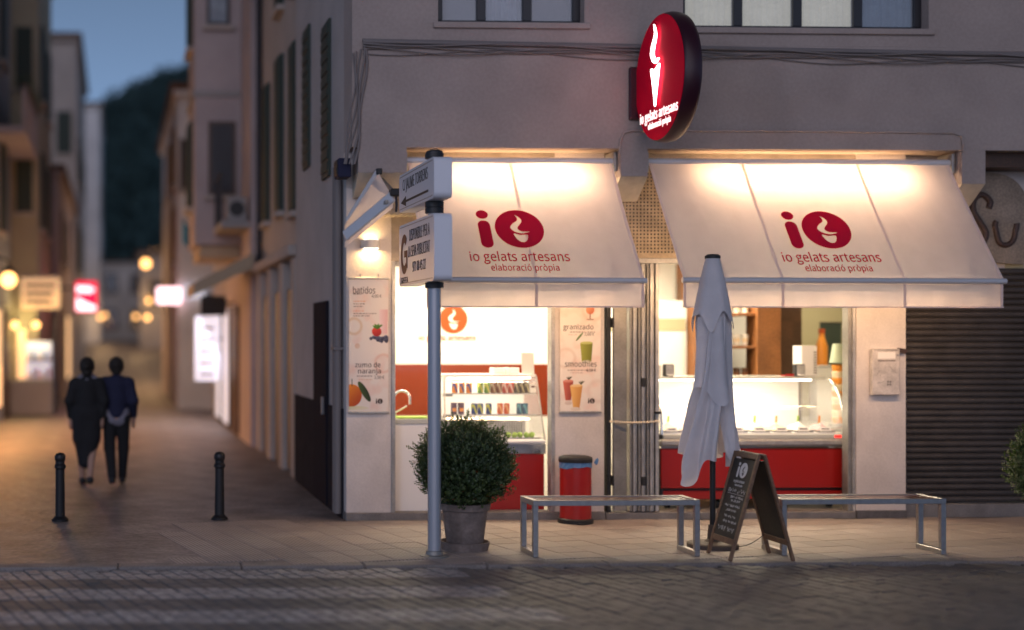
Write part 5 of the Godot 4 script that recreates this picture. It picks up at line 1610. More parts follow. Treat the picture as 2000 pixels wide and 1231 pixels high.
# ---------------------------------------------------------------- the side street
func opening(b: Node3D, face: String, plane: float, a: float, y: float, w: float, h: float, kind: String) -> void:
	# a window on the wall plane; face x+ / x- / z+; a is the middle of the window along the wall
	var bx := func(u0: float, u1: float, y0: float, y1: float, d0: float, d1: float) -> MB:
		if face == "z+": return MB.new().box(u0, u1, y0, y1, plane + d0, plane + d1, 0.004)
		if face == "x+": return MB.new().box(plane + d0, plane + d1, y0, y1, u0, u1, 0.004)
		return MB.new().box(plane - d1, plane - d0, y0, y1, u0, u1, 0.004)
	var fr := {"shutters": M.shutter_green, "ochre": M.shutter_ochre, "dark": M.frame_brown, "sky": M.frame_dark, "lit": M.frame_dark, "litwhite": M.frame_dark, "door": M.wood_dark, "stone": M.wall_cream}
	var p := part(b, "window", bx.call(a - w / 2, a + w / 2, y, y + h, 0.0, 0.05), fr[kind])
	var pm: Material = {"shutters": M.shutter_green, "ochre": M.shutter_ochre, "dark": M.pane_grey, "sky": M.curtain_blue, "lit": M.shop_light, "litwhite": M.shop_light_white, "door": M.wood_dark, "stone": M.pane_grey}[kind]
	if kind in ["shutters", "ochre"]:
		for s in [-1.0, 1.0]:
			part(p, "shutter", bx.call(a + s * w * 0.25 - w * 0.23, a + s * w * 0.25 + w * 0.23, y + 0.03, y + h - 0.03, 0.051, 0.085), pm)
	else:
		part(p, "pane", bx.call(a - w / 2 + 0.06, a + w / 2 - 0.06, y + 0.06, y + h - 0.06, 0.0505, 0.056), pm)
	if kind != "door" and not kind.begins_with("lit"):
		part(p, "sill", bx.call(a - w / 2 - 0.08, a + w / 2 + 0.08, y - 0.08, y - 0.002, 0.0, 0.12), M.wall_cream)

func house(called: String, label: String, x0: float, x1: float, z0: float, z1: float, h: float, wall: Material, street_face: String) -> Node3D:
	var b := thing(called, label, "building", Vector3((x0 + x1) / 2, 0, (z0 + z1) / 2))
	part(b, "wall", MB.new().box(x0, x1, -0.05, h, z0, z1), wall)
	var e := 0.12
	part(b, "cornice", MB.new().box(x0 - (e if street_face == "x-" else 0.0), x1 + (e if street_face == "x+" else 0.0), h, h + 0.14, z0 - 0.05, z1 + 0.3, 0.02), wall)
	part(b, "roof", MB.new().box(x0 - (e + 0.1 if street_face == "x-" else 0.0), x1 + (e + 0.1 if street_face == "x+" else 0.0), h + 0.141, h + 0.30, z0 - 0.05, z1 + 0.4, 0.03), M.roof_tile)
	return b

func lantern(label: String, at: Vector3, r: float, energy: float, c: Color, wall_to: Vector3) -> void:
	var l := thing("street_lantern", label, "lamp", at, "street lanterns")
	part(l, "globe", MB.new().slathe([Vector2(0.0, -r), Vector2(r * 0.6, -r * 0.8), Vector2(r * 0.95, -r * 0.3), Vector2(r, 0.0), Vector2(r * 0.9, r * 0.45), Vector2(r * 0.5, r * 0.87), Vector2(0.0, r)], at, 18), M.lamp_warm)
	part(l, "cap", MB.new().lathe([Vector2(r * 1.15, r * 0.98), Vector2(r * 0.4, r * 1.6), Vector2(0.0, r * 1.65)], at, 16), M.dark_metal)
	part(l, "bracket", MB.new().tube([at + Vector3(0, r * 1.6, 0), at + Vector3(0, r * 2.4, 0), at.lerp(wall_to, 0.5) + Vector3(0, r * 2.8, 0), wall_to + Vector3(0, r * 2.4, 0)], 0.022, 8), M.dark_metal)
	omni_lamp("street_lantern_light", at, r * 0.9, energy, c)

func build_side_street() -> void:
	# right side, beyond the shop
	var r1 := house("terraced_house", "grey house with tall dark green shutters next to the shop's side wall", 2.42, 8.0, -9.5, -4.02, 9.2, M.wall_cream, "x-")
	for e in [[-4.9, 3.55, 0.55, 2.3], [-6.6, 3.7, 0.6, 2.3], [-8.4, 3.7, 0.6, 2.2], [-4.9, 6.6, 0.55, 1.8], [-6.6, 6.7, 0.6, 1.8]]:
		opening(r1, "x-", 2.42, e[0], e[1], e[2], e[3], "shutters")
	for z in [-4.35, -5.7, -7.3, -8.9]:
		part(r1, "pilaster", MB.new().box(2.30, 2.42, 0.0, 2.9, z - 0.22, z + 0.22, 0.01), M.wall_cream)
	for z in [-5.05, -6.5, -8.1]:
		opening(r1, "x-", 2.42, z, 0.02, 0.9, 2.5, "door")
	part(r1, "ledge", MB.new().box(2.22, 2.42, 2.92, 3.06, -9.4, -4.1, 0.015), M.wall_cream)
	part(r1, "downpipe", MB.new().tube([Vector3(2.36, 3.1, -9.3), Vector3(2.36, 6.0, -9.3), Vector3(2.36, 9.0, -9.3)], 0.05, 8), M.dark_metal)
	var r2 := house("oriel_house", "pinkish house with overhanging upper storey and dark balcony, right of the street", 2.25, 8.0, -19.0, -9.6, 11.0, M.wall_pink, "x-")
	part(r2, "overhang", MB.new().box(1.40, 2.249, 3.55, 10.9, -13.6, -11.5), M.wall_pink)
	part(r2, "overhang_base", MB.new().box(1.48, 2.249, 3.30, 3.549, -13.5, -11.6, 0.03), M.canvas_beige)
	opening(r2, "z+", -11.5, 1.83, 7.55, 0.42, 1.7, "sky")
	opening(r2, "z+", -11.5, 1.90, 4.45, 0.50, 1.35, "dark")
	opening(r2, "x-", 1.40, -12.6, 4.3, 0.9, 1.6, "shutters")
	opening(r2, "x-", 2.25, -15.5, 4.3, 0.9, 1.6, "shutters")
	opening(r2, "x-", 1.40, -12.6, 7.3, 0.9, 1.6, "shutters")
	part(r2, "string_course", MB.new().box(1.36, 2.25, 6.25, 6.36, -13.6, -11.46, 0.01), M.wall_grey)
	var bal := part(r2, "balcony", MB.new().box(1.75, 2.248, 3.72, 3.84, -11.4, -9.7, 0.01), M.wall_grey)
	for q in 12:
		part(bal, "baluster", MB.new().box(1.755, 1.775, 3.841, 4.62, -11.35 + q * 0.145, -11.33 + q * 0.145), M.dark_metal)
	part(bal, "handrail", MB.new().box(1.745, 1.785, 4.62, 4.66, -11.4, -9.7, 0.005), M.dark_metal)
	var ac := thing("air_conditioner", "white air conditioner box on the balcony of the overhanging house", "air conditioner", Vector3(2.0, 3.85, -9.9))
	part(ac, "case", MB.new().box(1.86, 2.20, 3.841, 4.25, -10.1, -9.78, 0.015), M.wall_grey)
	part(ac, "fan_grille", MB.new().prism(ellipse(Vector2(2.03, 4.05), 0.13, 0.13, 20), Transform3D(Basis.IDENTITY, Vector3(0, 0, -9.779)), 0.006), M.black)
	var aw := thing("street_awning", "drooping beige canvas awning under the overhanging house", "awning", Vector3(1.9, 2.5, -10.5))
	part(aw, "cloth", MB.new().surf(8, 8, func(u, w): return Vector3(lerpf(1.25, 2.24, w), lerpf(2.75, 3.25, w), lerpf(-11.3, -9.0, u))), M.canvas_beige)
	part(aw, "valance", MB.new().surf(8, 2, func(u, w): return Vector3(1.249, lerpf(2.55, 2.75, w), lerpf(-11.3, -9.0, u))), M.canvas_beige)
	part(aw, "end_panel", MB.new().prism(PackedVector2Array([Vector2(1.25, 2.55), Vector2(2.24, 3.0), Vector2(2.24, 3.25), Vector2(1.25, 2.75)]), Transform3D(Basis.IDENTITY, Vector3(0, 0, -9.0)), 0.01), M.canvas_beige)
	for z in [-12.5, -14.5, -16.6]:
		opening(r2, "x-", 2.25, z, 0.05, 1.4, 2.4, "door" if z > -14.0 else "litwhite")
	area_lamp("right_shop_light", Vector3(2.15, 1.4, -15.6), Vector3(-1, -0.5, 0), Vector2(2.6, 2.0), 2.6, Color(0.97, 0.95, 1.0))
	var vs := thing("vertical_sign", "tall white lit shop sign standing out on the right of the street", "sign", Vector3(1.85, 1.0, -15.0))
	part(vs, "panel", MB.new().box(1.60, 2.10, 0.95, 2.30, -15.1, -15.0, 0.01), M.shop_light_white)
	part(vs, "bracket", MB.new().box(2.101, 2.25, 1.8, 1.86, -15.08, -15.02), M.dark_metal)
	for q in 5:
		part(vs, "print_line", MB.new().box(1.70, 2.0, 1.05 + q * 0.24, 1.12 + q * 0.24, -14.999, -14.996), M.wall_grey)
	var ds := thing("hanging_sign", "dark unlit hanging sign in front of the tall white sign", "sign", Vector3(1.95, 2.3, -13.0))
	part(ds, "panel", MB.new().box(1.60, 2.10, 2.28, 2.66, -13.05, -13.0, 0.01), M.black)
	part(ds, "bracket", MB.new().box(2.101, 2.25, 2.5, 2.54, -13.04, -13.01), M.dark_metal)
	var wf := thing("lit_fascia", "bright white and pink lit fascia above a shop on the right of the street", "sign", Vector3(1.6, 2.7, -22.0))
	part(wf, "panel", MB.new().box(1.0, 1.62, 2.72, 3.15, -22.1, -22.0, 0.01), M.sign_pale)
	part(wf, "side_panel", MB.new().box(1.64, 2.24, 2.85, 3.2, -22.1, -22.0, 0.01), M.shop_light_white)
	part(wf, "bracket", MB.new().box(2.241, 2.6, 2.9, 2.98, -22.09, -22.01), M.dark_metal)
	area_lamp("lit_fascia_light", Vector3(1.6, 2.9, -21.95), Vector3(0, -0.2, 1), Vector2(1.2, 0.4), 1.6, Color(1.0, 0.86, 0.84))
	var r3 := house("gabled_house", "pale house with an ochre shutter farther up the right of the street", 1.55, 8.0, -34.0, -22.2, 8.1, M.wall_white, "x-")
	opening(r3, "z+", -22.2, 1.85, 5.7, 0.5, 1.3, "dark")
	opening(r3, "x-", 1.55, -24.5, 6.0, 1.5, 1.6, "ochre")
	opening(r3, "x-", 1.55, -28.0, 6.0, 1.5, 1.6, "ochre")
	opening(r3, "x-", 1.55, -24.5, 3.9, 1.5, 1.5, "ochre")
	var bs := thing("blue_flag", "small bright blue cloth hanging on the right of the street", "flag", Vector3(1.2, 4.2, -13.5))
	part(bs, "cloth", MB.new().surf(6, 6, func(u, w): return Vector3(1.28 + 0.13 * u, 3.72 + 0.42 * w - 0.12 * u, -13.5 + 0.05 * sin(u * 5.0))), M.canopy_blue)
	part(bs, "rod", MB.new().tube([Vector3(1.24, 4.15, -13.5), Vector3(1.42, 4.15, -13.5)], 0.01, 6), M.dark_metal)
	# left side
	var l1 := house("balcony_house", "tall dark house with a balcony at the left edge of the picture", -9.0, -2.6, -20.0, -8.0, 13.0, M.wall_grey, "x+")
	for e in [[-11.0, 4.2], [-14.0, 4.2], [-17.5, 4.2], [-17.5, 8.0], [-14.0, 8.0]]:
		opening(l1, "x+", -2.6, e[0], e[1], 1.1, 2.0, "shutters" if int(e[0]) % 2 else "dark")
	var b1 := part(l1, "balcony", MB.new().box(-2.599, -1.95, 6.15, 6.32, -19.9, -15.5, 0.02), M.wall_pink)
	part(b1, "parapet", MB.new().box(-2.02, -1.95, 6.321, 7.1, -19.9, -15.5, 0.01), M.wall_pink)
	for q in 5:
		var bp := thing("balcony_plant", ["nearest", "second", "middle", "fourth", "farthest"][q] + " small leafy plant on the balcony parapet at the left edge", "plant", Vector3(-1.98, 7.1, -16.0 - q * 0.8), "plants on the balcony parapet")
		part(bp, "foliage", leaf_ball(Vector3(-1.98, 7.28, -16.0 - q * 0.8), Vector3(0.22, 0.2, 0.3), 120, false, 40 + q), M.leaf)
		part(bp, "pot", MB.new().lathe([Vector2(0.09, 0.0), Vector2(0.13, 0.16), Vector2(0.11, 0.15)], Vector3(-1.98, 7.101, -16.0 - q * 0.8), 14), M.terracotta)
	for e in [[-9.6, 2.2], [-12.6, 2.2], [-15.8, 1.8]]:
		opening(l1, "x+", -2.6, e[0], 0.3, e[1], 2.2, "lit")
	opening(l1, "x+", -2.6, -18.6, 0.02, 1.6, 2.6, "door")
	area_lamp("left_shop_light", Vector3(-2.45, 1.3, -9.6), Vector3(0.75, -1.0, 0), Vector2(2.2, 1.2), 5.4, Color(1.0, 0.66, 0.40))
	area_lamp("left_shop_light_002", Vector3(-2.45, 1.3, -12.6), Vector3(0.75, -1.0, 0), Vector2(2.2, 1.2), 4.2, Color(1.0, 0.68, 0.42))
	area_lamp("left_shop_light_003", Vector3(-2.45, 1.3, -15.8), Vector3(0.75, -1.0, 0), Vector2(1.8, 1.2), 3.2, Color(1.0, 0.70, 0.46))
	lantern("bright warm globe lantern on the balcony house at the left edge", Vector3(-2.18, 3.0, -14.0), 0.16, 2.6, Color(1.0, 0.70, 0.40), Vector3(-2.58, 3.0, -14.0))
	var l2 := house("ochre_house", "narrow yellowish house with dark shutters behind the balcony house", -8.0, -1.95, -27.0, -20.1, 11.8, M.wall_ochre, "x+")
	for e in [[-21.8, 4.6], [-25.0, 4.6], [-21.8, 7.8], [-25.0, 7.8]]:
		opening(l2, "x+", -1.95, e[0], e[1], 1.2, 1.9, "shutters")
	opening(l2, "z+", -20.1, -2.28, 7.9, 0.40, 1.5, "shutters")
	opening(l2, "z+", -20.1, -2.28, 4.9, 0.40, 1.5, "shutters")
	var fs := thing("yellow_fascia", "glowing yellow white shop fascia on the left of the street", "sign", Vector3(-2.0, 2.7, -20.0))
	part(fs, "panel", MB.new().box(-2.35, -1.40, 2.55, 3.30, -20.09, -20.0, 0.01), M.shop_light_yellow)
	for q in 3:
		part(fs, "print_line", MB.new().box(-2.25, -1.62 + 0.05 * q, 2.68 + q * 0.2, 2.76 + q * 0.2, -19.9995, -19.996), M.ink_maroon)
	part(fs, "border", MB.new().box(-2.37, -1.38, 3.301, 3.35, -20.1, -19.98), M.wall_pink)
	area_lamp("yellow_fascia_light", Vector3(-1.85, 2.9, -19.95), Vector3(0.2, -0.3, 1), Vector2(1.0, 0.7), 1.8, Color(1.0, 0.85, 0.55))
	var ki := thing("shop_kiosk", "lit shop counter with white and orange goods on the left of the street", "stall", Vector3(-1.8, 0, -19.0))
	part(ki, "counter", MB.new().box(-2.55, -1.55, 0.02, 0.85, -19.9, -19.1, 0.02), M.wall_grey)
	part(ki, "lit_shelf", MB.new().box(-2.2, -1.6, 0.86, 1.75, -19.85, -19.7, 0.01), M.shop_light_white)
	part(ki, "lit_border", MB.new().box(-2.42, -2.22, 0.86, 2.05, -19.85, -19.7, 0.01), M.shop_light)
	for q in 6:
		part(ki, "goods_box", MB.new().box(-2.15 + q * 0.095, -2.09 + q * 0.095, 0.86, 1.0 + 0.07 * (q % 3), -19.69, -19.6, 0.004), [M.orange_plastic, M.cloth_grey, M.bin_red][q % 3])
		part(ki, "goods_box", MB.new().box(-2.15 + q * 0.095, -2.09 + q * 0.095, 1.30, 1.42 + 0.06 * ((q + 1) % 3), -19.69, -19.6, 0.004), [M.cream, M.bag_blue, M.wood][q % 3])
	part(ki, "goods_shelf", MB.new().box(-2.2, -1.6, 1.27, 1.30, -19.695, -19.55), M.wood)
	part(ki, "post", MB.new().box(-1.55, -1.48, 0.02, 2.5, -19.9, -19.8), M.dark_metal)
	for x in [-2.45, -1.95]:
		lantern(["small round lamp over the lit kiosk, the left one", "small round lamp over the lit kiosk, the right one"][0 if x < -2.2 else 1], Vector3(x, 2.15, -19.4), 0.09, 0.35, Color(1.0, 0.92, 0.62), Vector3(x, 2.15, -20.05))
	var ps := thing("pink_sign", "square pink lit sign sticking out on the left of the street", "sign", Vector3(-0.75, 2.6, -25.0))
	part(ps, "panel", MB.new().box(-1.18, -0.58, 2.58, 3.42, -25.1, -25.0, 0.02), M.sign_pink)
	part(ps, "white_print", MB.new().prism(PackedVector2Array([Vector2(-1.15, 2.61), Vector2(-0.62, 2.61), Vector2(-0.62, 2.72), Vector2(-0.95, 2.86), Vector2(-1.15, 2.98)]), Transform3D(Basis.IDENTITY, Vector3(0, 0, -24.999)), 0.006), M.sign_pale)
	part(ps, "white_print", MB.new().prism(PackedVector2Array([Vector2(-1.15, 3.12), Vector2(-0.75, 3.10), Vector2(-0.64, 3.18), Vector2(-0.75, 3.27), Vector2(-1.15, 3.29)]), Transform3D(Basis.IDENTITY, Vector3(0, 0, -24.999)), 0.006), M.sign_pale)
	part(ps, "bracket", MB.new().box(-1.94, -1.181, 3.2, 3.26, -25.08, -25.02), M.dark_metal)
	area_lamp("pink_sign_light", Vector3(-0.88, 3.0, -24.95), Vector3(0, -0.2, 1), Vector2(0.55, 0.8), 1.0, Color(1.0, 0.45, 0.55))
	var l3 := house("eaves_house", "pale house with broad dark eaves far up the left of the street", -7.0, -1.64, -55.0, -42.0, 13.7, M.wall_cream, "x+")
	for e in [[-44.0, 4.6], [-48.0, 4.6], [-44.0, 8.2], [-48.0, 8.2], [-52.0, 8.2]]:
		opening(l3, "x+", -1.64, e[0], e[1], 1.3, 1.9, "shutters")
	opening(l3, "z+", -42.0, -2.15, 9.2, 0.6, 1.7, "shutters")
	var l5 := house("low_house", "low pale house between the yellowish house and the broad eaves house", -7.0, -1.75, -41.9, -27.1, 6.6, M.wall_pink, "x+")
	opening(l5, "x+", -1.75, -30.0, 4.2, 1.2, 1.6, "dark")
	opening(l5, "x+", -1.75, -34.0, 4.2, 1.2, 1.6, "dark")
	opening(l5, "x+", -1.75, -34.0, 0.4, 3.0, 2.2, "lit")
	area_lamp("far_shop_light", Vector3(-1.65, 1.5, -34.0), Vector3(1, -0.2, 0), Vector2(3.0, 2.0), 5.0, Color(1.0, 0.66, 0.42))
	var l4 := house("last_left_house", "white house at the far end of the left row below the hill", -6.0, -1.03, -80.0, -66.0, 15.0, M.wall_white, "x+")
	opening(l4, "x+", -1.03, -70.0, 5.0, 1.5, 2.0, "dark")
	opening(l4, "x+", -1.03, -70.0, 9.0, 1.5, 2.0, "dark")
	# end of the street
	var e1 := house("street_end_house", "bluish white house closing the end of the street", -1.1, 1.9, -78.0, -72.0, 6.3, M.wall_white, "x+")
	for e in [[-0.4, 4.6], [1.2, 4.6], [-0.4, 2.4], [1.2, 2.4]]:
		opening(e1, "z+", -72.0, e[0], e[1], 0.8, 1.2, "dark")
	var e2 := house("dark_end_house", "dark house behind the warm lamp at the end of the street", 1.2, 6.0, -66.0, -60.0, 6.2, M.side_wall, "x-")
	opening(e2, "z+", -60.0, 2.1, 3.6, 0.9, 1.3, "dark")
	var far := [[-1.2, 3.3, -46.0, -1.62], [-0.9, 2.9, -58.0, -1.6], [-0.75, 3.1, -64.5, -1.0], [1.1, 2.6, -38.0, 1.9], [1.3, 3.4, -45.0, 2.2], [0.9, 2.9, -56.0, 1.5], [1.6, 3.9, -58.5, 2.2]]
	for k in far.size():
		var q: Array = far[k]
		lantern(["first", "second", "third", "fourth", "fifth", "sixth", "seventh"][k] + " small warm lamp of the blurred row far up the street, counted from the left", Vector3(q[0], q[1], q[2]), 0.10, 1.0, Color(1.0, 0.80, 0.56), Vector3(q[3], q[1], q[2]))
	lantern("warm globe lantern hanging far up the street", Vector3(1.0, 4.5, -36.0), 0.17, 2.2, Color(1.0, 0.74, 0.46), Vector3(1.45, 4.5, -33.8))

func build_hill() -> void:
	var nz := FastNoiseLite.new()
	nz.seed = 3
	nz.frequency = 0.02
	var height := func(x: float, z: float) -> float:
		var t := clampf((-z - 110.0) / 120.0, 0, 1)
		var base := 48.0 * smoothstep(0.0, 1.0, t) * (0.62 + 0.38 * smoothstep(-25.0, 22.0, x))
		return base + 5.0 * nz.get_noise_2d(x, z) * t - 1.0
	var mb := MB.new()
	mb.surf(40, 30, func(u, w):
		var x := lerpf(-120, 120, u)
		var z := lerpf(-95, -260, w)
		return Vector3(x, height.call(x, z), z))
	structure("hill", mb, M.hill_soil)
	# a far wood, one mass
	var t := MB.new()
	var r := RandomNumberGenerator.new()
	r.seed = 9
	for i in 900:
		var d := Vector3(r.randfn(), r.randfn() * 0.8, r.randfn())
		d = d.normalized() * pow(r.randf(), 0.4) * 2.6
		var s := Vector3(r.randfn(), r.randfn(), r.randfn()).normalized()
		var a := d.cross(s).normalized() * r.randf_range(0.25, 0.55)
		var b := s.cross(a).normalized() * r.randf_range(0.25, 0.55)
		t.tri(d, d + a, d + b)
	var mm := MultiMesh.new()
	mm.transform_format = MultiMesh.TRANSFORM_3D
	mm.mesh = t.mesh()
	mm.instance_count = 900
	for i in 900:
		var z := lerpf(-112, -235, pow(r.randf(), 0.8))
		var x := r.randf_range(-22, 34) * (-z / 150.0)
		var s := r.randf_range(0.7, 1.5)
		mm.set_instance_transform(i, Transform3D(Basis(Vector3.UP, r.randf() * TAU).scaled(Vector3(s, s * r.randf_range(0.9, 1.5), s)), Vector3(x, height.call(x, z) + 1.2 * s, z)))
	var o := MultiMeshInstance3D.new()
	o.name = "wooded_hillside"
	o.multimesh = mm
	o.material_override = M.forest
	add_child(o)
	o.set_meta("kind", "stuff")
	o.set_meta("label", "dark wooded hillside rising behind the end of the street")
	o.set_meta("category", "woodland")

func build_street_lamp() -> void:
	# stands by the kerb to the left of the picture and lights the crossing
	var l := thing("street_lamp", "tall cool white street lamp across the crossing, left of the picture", "lamp", Vector3(-3.4, -0.07, 8.2))
	part(l, "post", MB.new().lathe([Vector2(0.09, 0.0), Vector2(0.07, 1.0), Vector2(0.05, 6.0), Vector2(0.0, 6.05)], Vector3(-3.4, -0.07, 8.2), 16), M.dark_metal)
	part(l, "arm", MB.new().tube([Vector3(-3.4, 5.9, 8.2), Vector3(-3.3, 6.2, 8.2), Vector3(-2.9, 6.25, 8.2)], 0.035, 8), M.dark_metal)
	part(l, "head", MB.new().box(-3.1, -2.4, 6.14, 6.24, 8.0, 8.4, 0.03), M.dark_metal)
	part(l, "diffuser", MB.new().box(-3.05, -2.45, 6.128, 6.1395, 8.05, 8.35), M.lamp_cool)
	area_lamp("street_lamp_light", Vector3(-2.75, 5.98, 8.2), Vector3(0.35, -1.0, -0.50), Vector2(0.5, 0.25), 8.0, Color(0.84, 0.87, 1.0))

func build_bollards() -> void:
	var b := thing("bollard", "black bollard on the left, nearer the left edge of the picture", "bollard", Vector3.ZERO, "bollards across the side street")
	part(b, "post", MB.new().lathe([Vector2(0.085, 0.0), Vector2(0.085, 0.02), Vector2(0.05, 0.05), Vector2(0.045, 0.52), Vector2(0.058, 0.535), Vector2(0.058, 0.56), Vector2(0.045, 0.575), Vector2(0.045, 0.60)], Vector3.ZERO, 24), M.bollard_black)
	part(b, "head", MB.new().slathe([Vector2(0.045, 0.60), Vector2(0.056, 0.62), Vector2(0.056, 0.655), Vector2(0.04, 0.68), Vector2(0.0, 0.69)], Vector3.ZERO, 24), M.bollard_black)
	b.position = Vector3(-0.582, 0.002, -0.1)
	copy_of(b, Vector3(1.03, 0.002, -0.15), "black bollard on the right, between the couple and the shop corner")

# ---------------------------------------------------------------- people
func body_mesh(bones: Array, cell: float, k: float) -> MB:
	# bones: [from, to, radius, radius]; smooth union of tapered capsules, meshed as surface nets
	var lo := Vector3.INF
	var hi := -Vector3.INF
	for b in bones:
		for q in 2:
			var rr: Vector3 = Vector3.ONE * (b[2 + q] + k + cell * 2)
			lo = lo.min(b[q] - rr)
			hi = hi.max(b[q] + rr)
	var nx := int((hi.x - lo.x) / cell) + 2
	var ny := int((hi.y - lo.y) / cell) + 2
	var nz := int((hi.z - lo.z) / cell) + 2
	var f := PackedFloat32Array()
	f.resize(nx * ny * nz)
	f.fill(0.2)
	for b in bones:
		var a: Vector3 = b[0]
		var d: Vector3 = b[1] - a
		var dd := maxf(d.length_squared(), 1e-8)
		var R: float = maxf(b[2], b[3]) + k + cell * 2
		var p0 := ((a.min(b[1]) - Vector3.ONE * R - lo) / cell).floor()
		var p1 := ((a.max(b[1]) + Vector3.ONE * R - lo) / cell).ceil()
		for z in range(maxi(0, int(p0.z)), mini(nz, int(p1.z) + 1)):
			for y in range(maxi(0, int(p0.y)), mini(ny, int(p1.y) + 1)):
				for x in range(maxi(0, int(p0.x)), mini(nx, int(p1.x) + 1)):
					var p := lo + Vector3(x, y, z) * cell - a
					var t := clampf(p.dot(d) / dd, 0.0, 1.0)
					var s := (p - d * t).length() - lerpf(b[2], b[3], t)
					var i := x + nx * (y + ny * z)
					var g := f[i]
					var h := maxf(k - absf(g - s), 0.0) / k
					f[i] = minf(g, s) - h * h * k * 0.25
	var mb := MB.new()
	var at := PackedInt32Array()
	at.resize(nx * ny * nz)
	at.fill(-1)
	for z in nz - 1:
		for y in ny - 1:
			for x in nx - 1:
				var i := x + nx * (y + ny * z)
				var first := f[i] < 0.0
				var mixed := false
				for c in 8:
					if (f[i + (c & 1) + nx * ((c >> 1) & 1) + nx * ny * (c >> 2)] < 0.0) != first:
						mixed = true
						break
				if not mixed:
					continue
				var sum := Vector3.ZERO
				var cnt := 0
				var grad := Vector3.ZERO
				for c in 8:
					var o := Vector3(c & 1, (c >> 1) & 1, c >> 2)
					var fc := f[i + (c & 1) + nx * ((c >> 1) & 1) + nx * ny * (c >> 2)]
					grad += (o - Vector3.ONE * 0.5) * fc
					for ax in 3:
						if c & (1 << ax):
							continue
						var e := c | (1 << ax)
						var fe := f[i + (e & 1) + nx * ((e >> 1) & 1) + nx * ny * (e >> 2)]
						if (fc < 0.0) != (fe < 0.0):
							var oo := o
							oo[ax] = fc / (fc - fe)
							sum += oo
							cnt += 1
				at[i] = mb.v.size()
				mb.v.append(lo + (Vector3(x, y, z) + sum / cnt) * cell)
				mb.n.append(grad.normalized())
				mb.uv.append(Vector2.ZERO)
	var step := [1, nx, nx * ny]
	for z in range(1, nz - 1):
		for y in range(1, ny - 1):
			for x in range(1, nx - 1):
				var i := x + nx * (y + ny * z)
				for ax in 3:
					var j: int = i + step[ax]
					if (f[i] < 0.0) == (f[j] < 0.0):
						continue
					var u: int = step[(ax + 1) % 3]
					var w: int = step[(ax + 2) % 3]
					var q := [at[i], at[i - u], at[i - u - w], at[i - w]]
					if q.min() < 0:
						continue
					if f[i] < 0.0:
						mb.idx.append_array(PackedInt32Array([q[0], q[2], q[1], q[0], q[3], q[2]]))
					else:
						mb.idx.append_array(PackedInt32Array([q[0], q[1], q[2], q[0], q[2], q[3]]))
	return mb

func V(x: float, y: float, z: float) -> Vector3:
	return Vector3(x, y, z)

func hand_bones(wrist: Vector3, down: Vector3, side: Vector3) -> Array:
	# palm, four fingers and a thumb, loosely curled
	var o := [[wrist, wrist + down * 0.07, 0.022, 0.03]]
	for q in 4:
		var k := wrist + down * 0.08 + side * (-0.027 + 0.018 * q)
		var ln: float = [0.036, 0.042, 0.040, 0.030][q]
		o.append([k, k + down * ln + V(0, 0, -0.006), 0.009, 0.008])
		o.append([k + down * ln + V(0, 0, -0.006), k + down * (ln + 0.02) + V(0, 0, -0.022), 0.008, 0.007])
	var th := wrist + down * 0.03 + side * 0.028
	o.append([th, th + down * 0.035 + side * 0.02 + V(0, 0, -0.012), 0.010, 0.008])
	return o

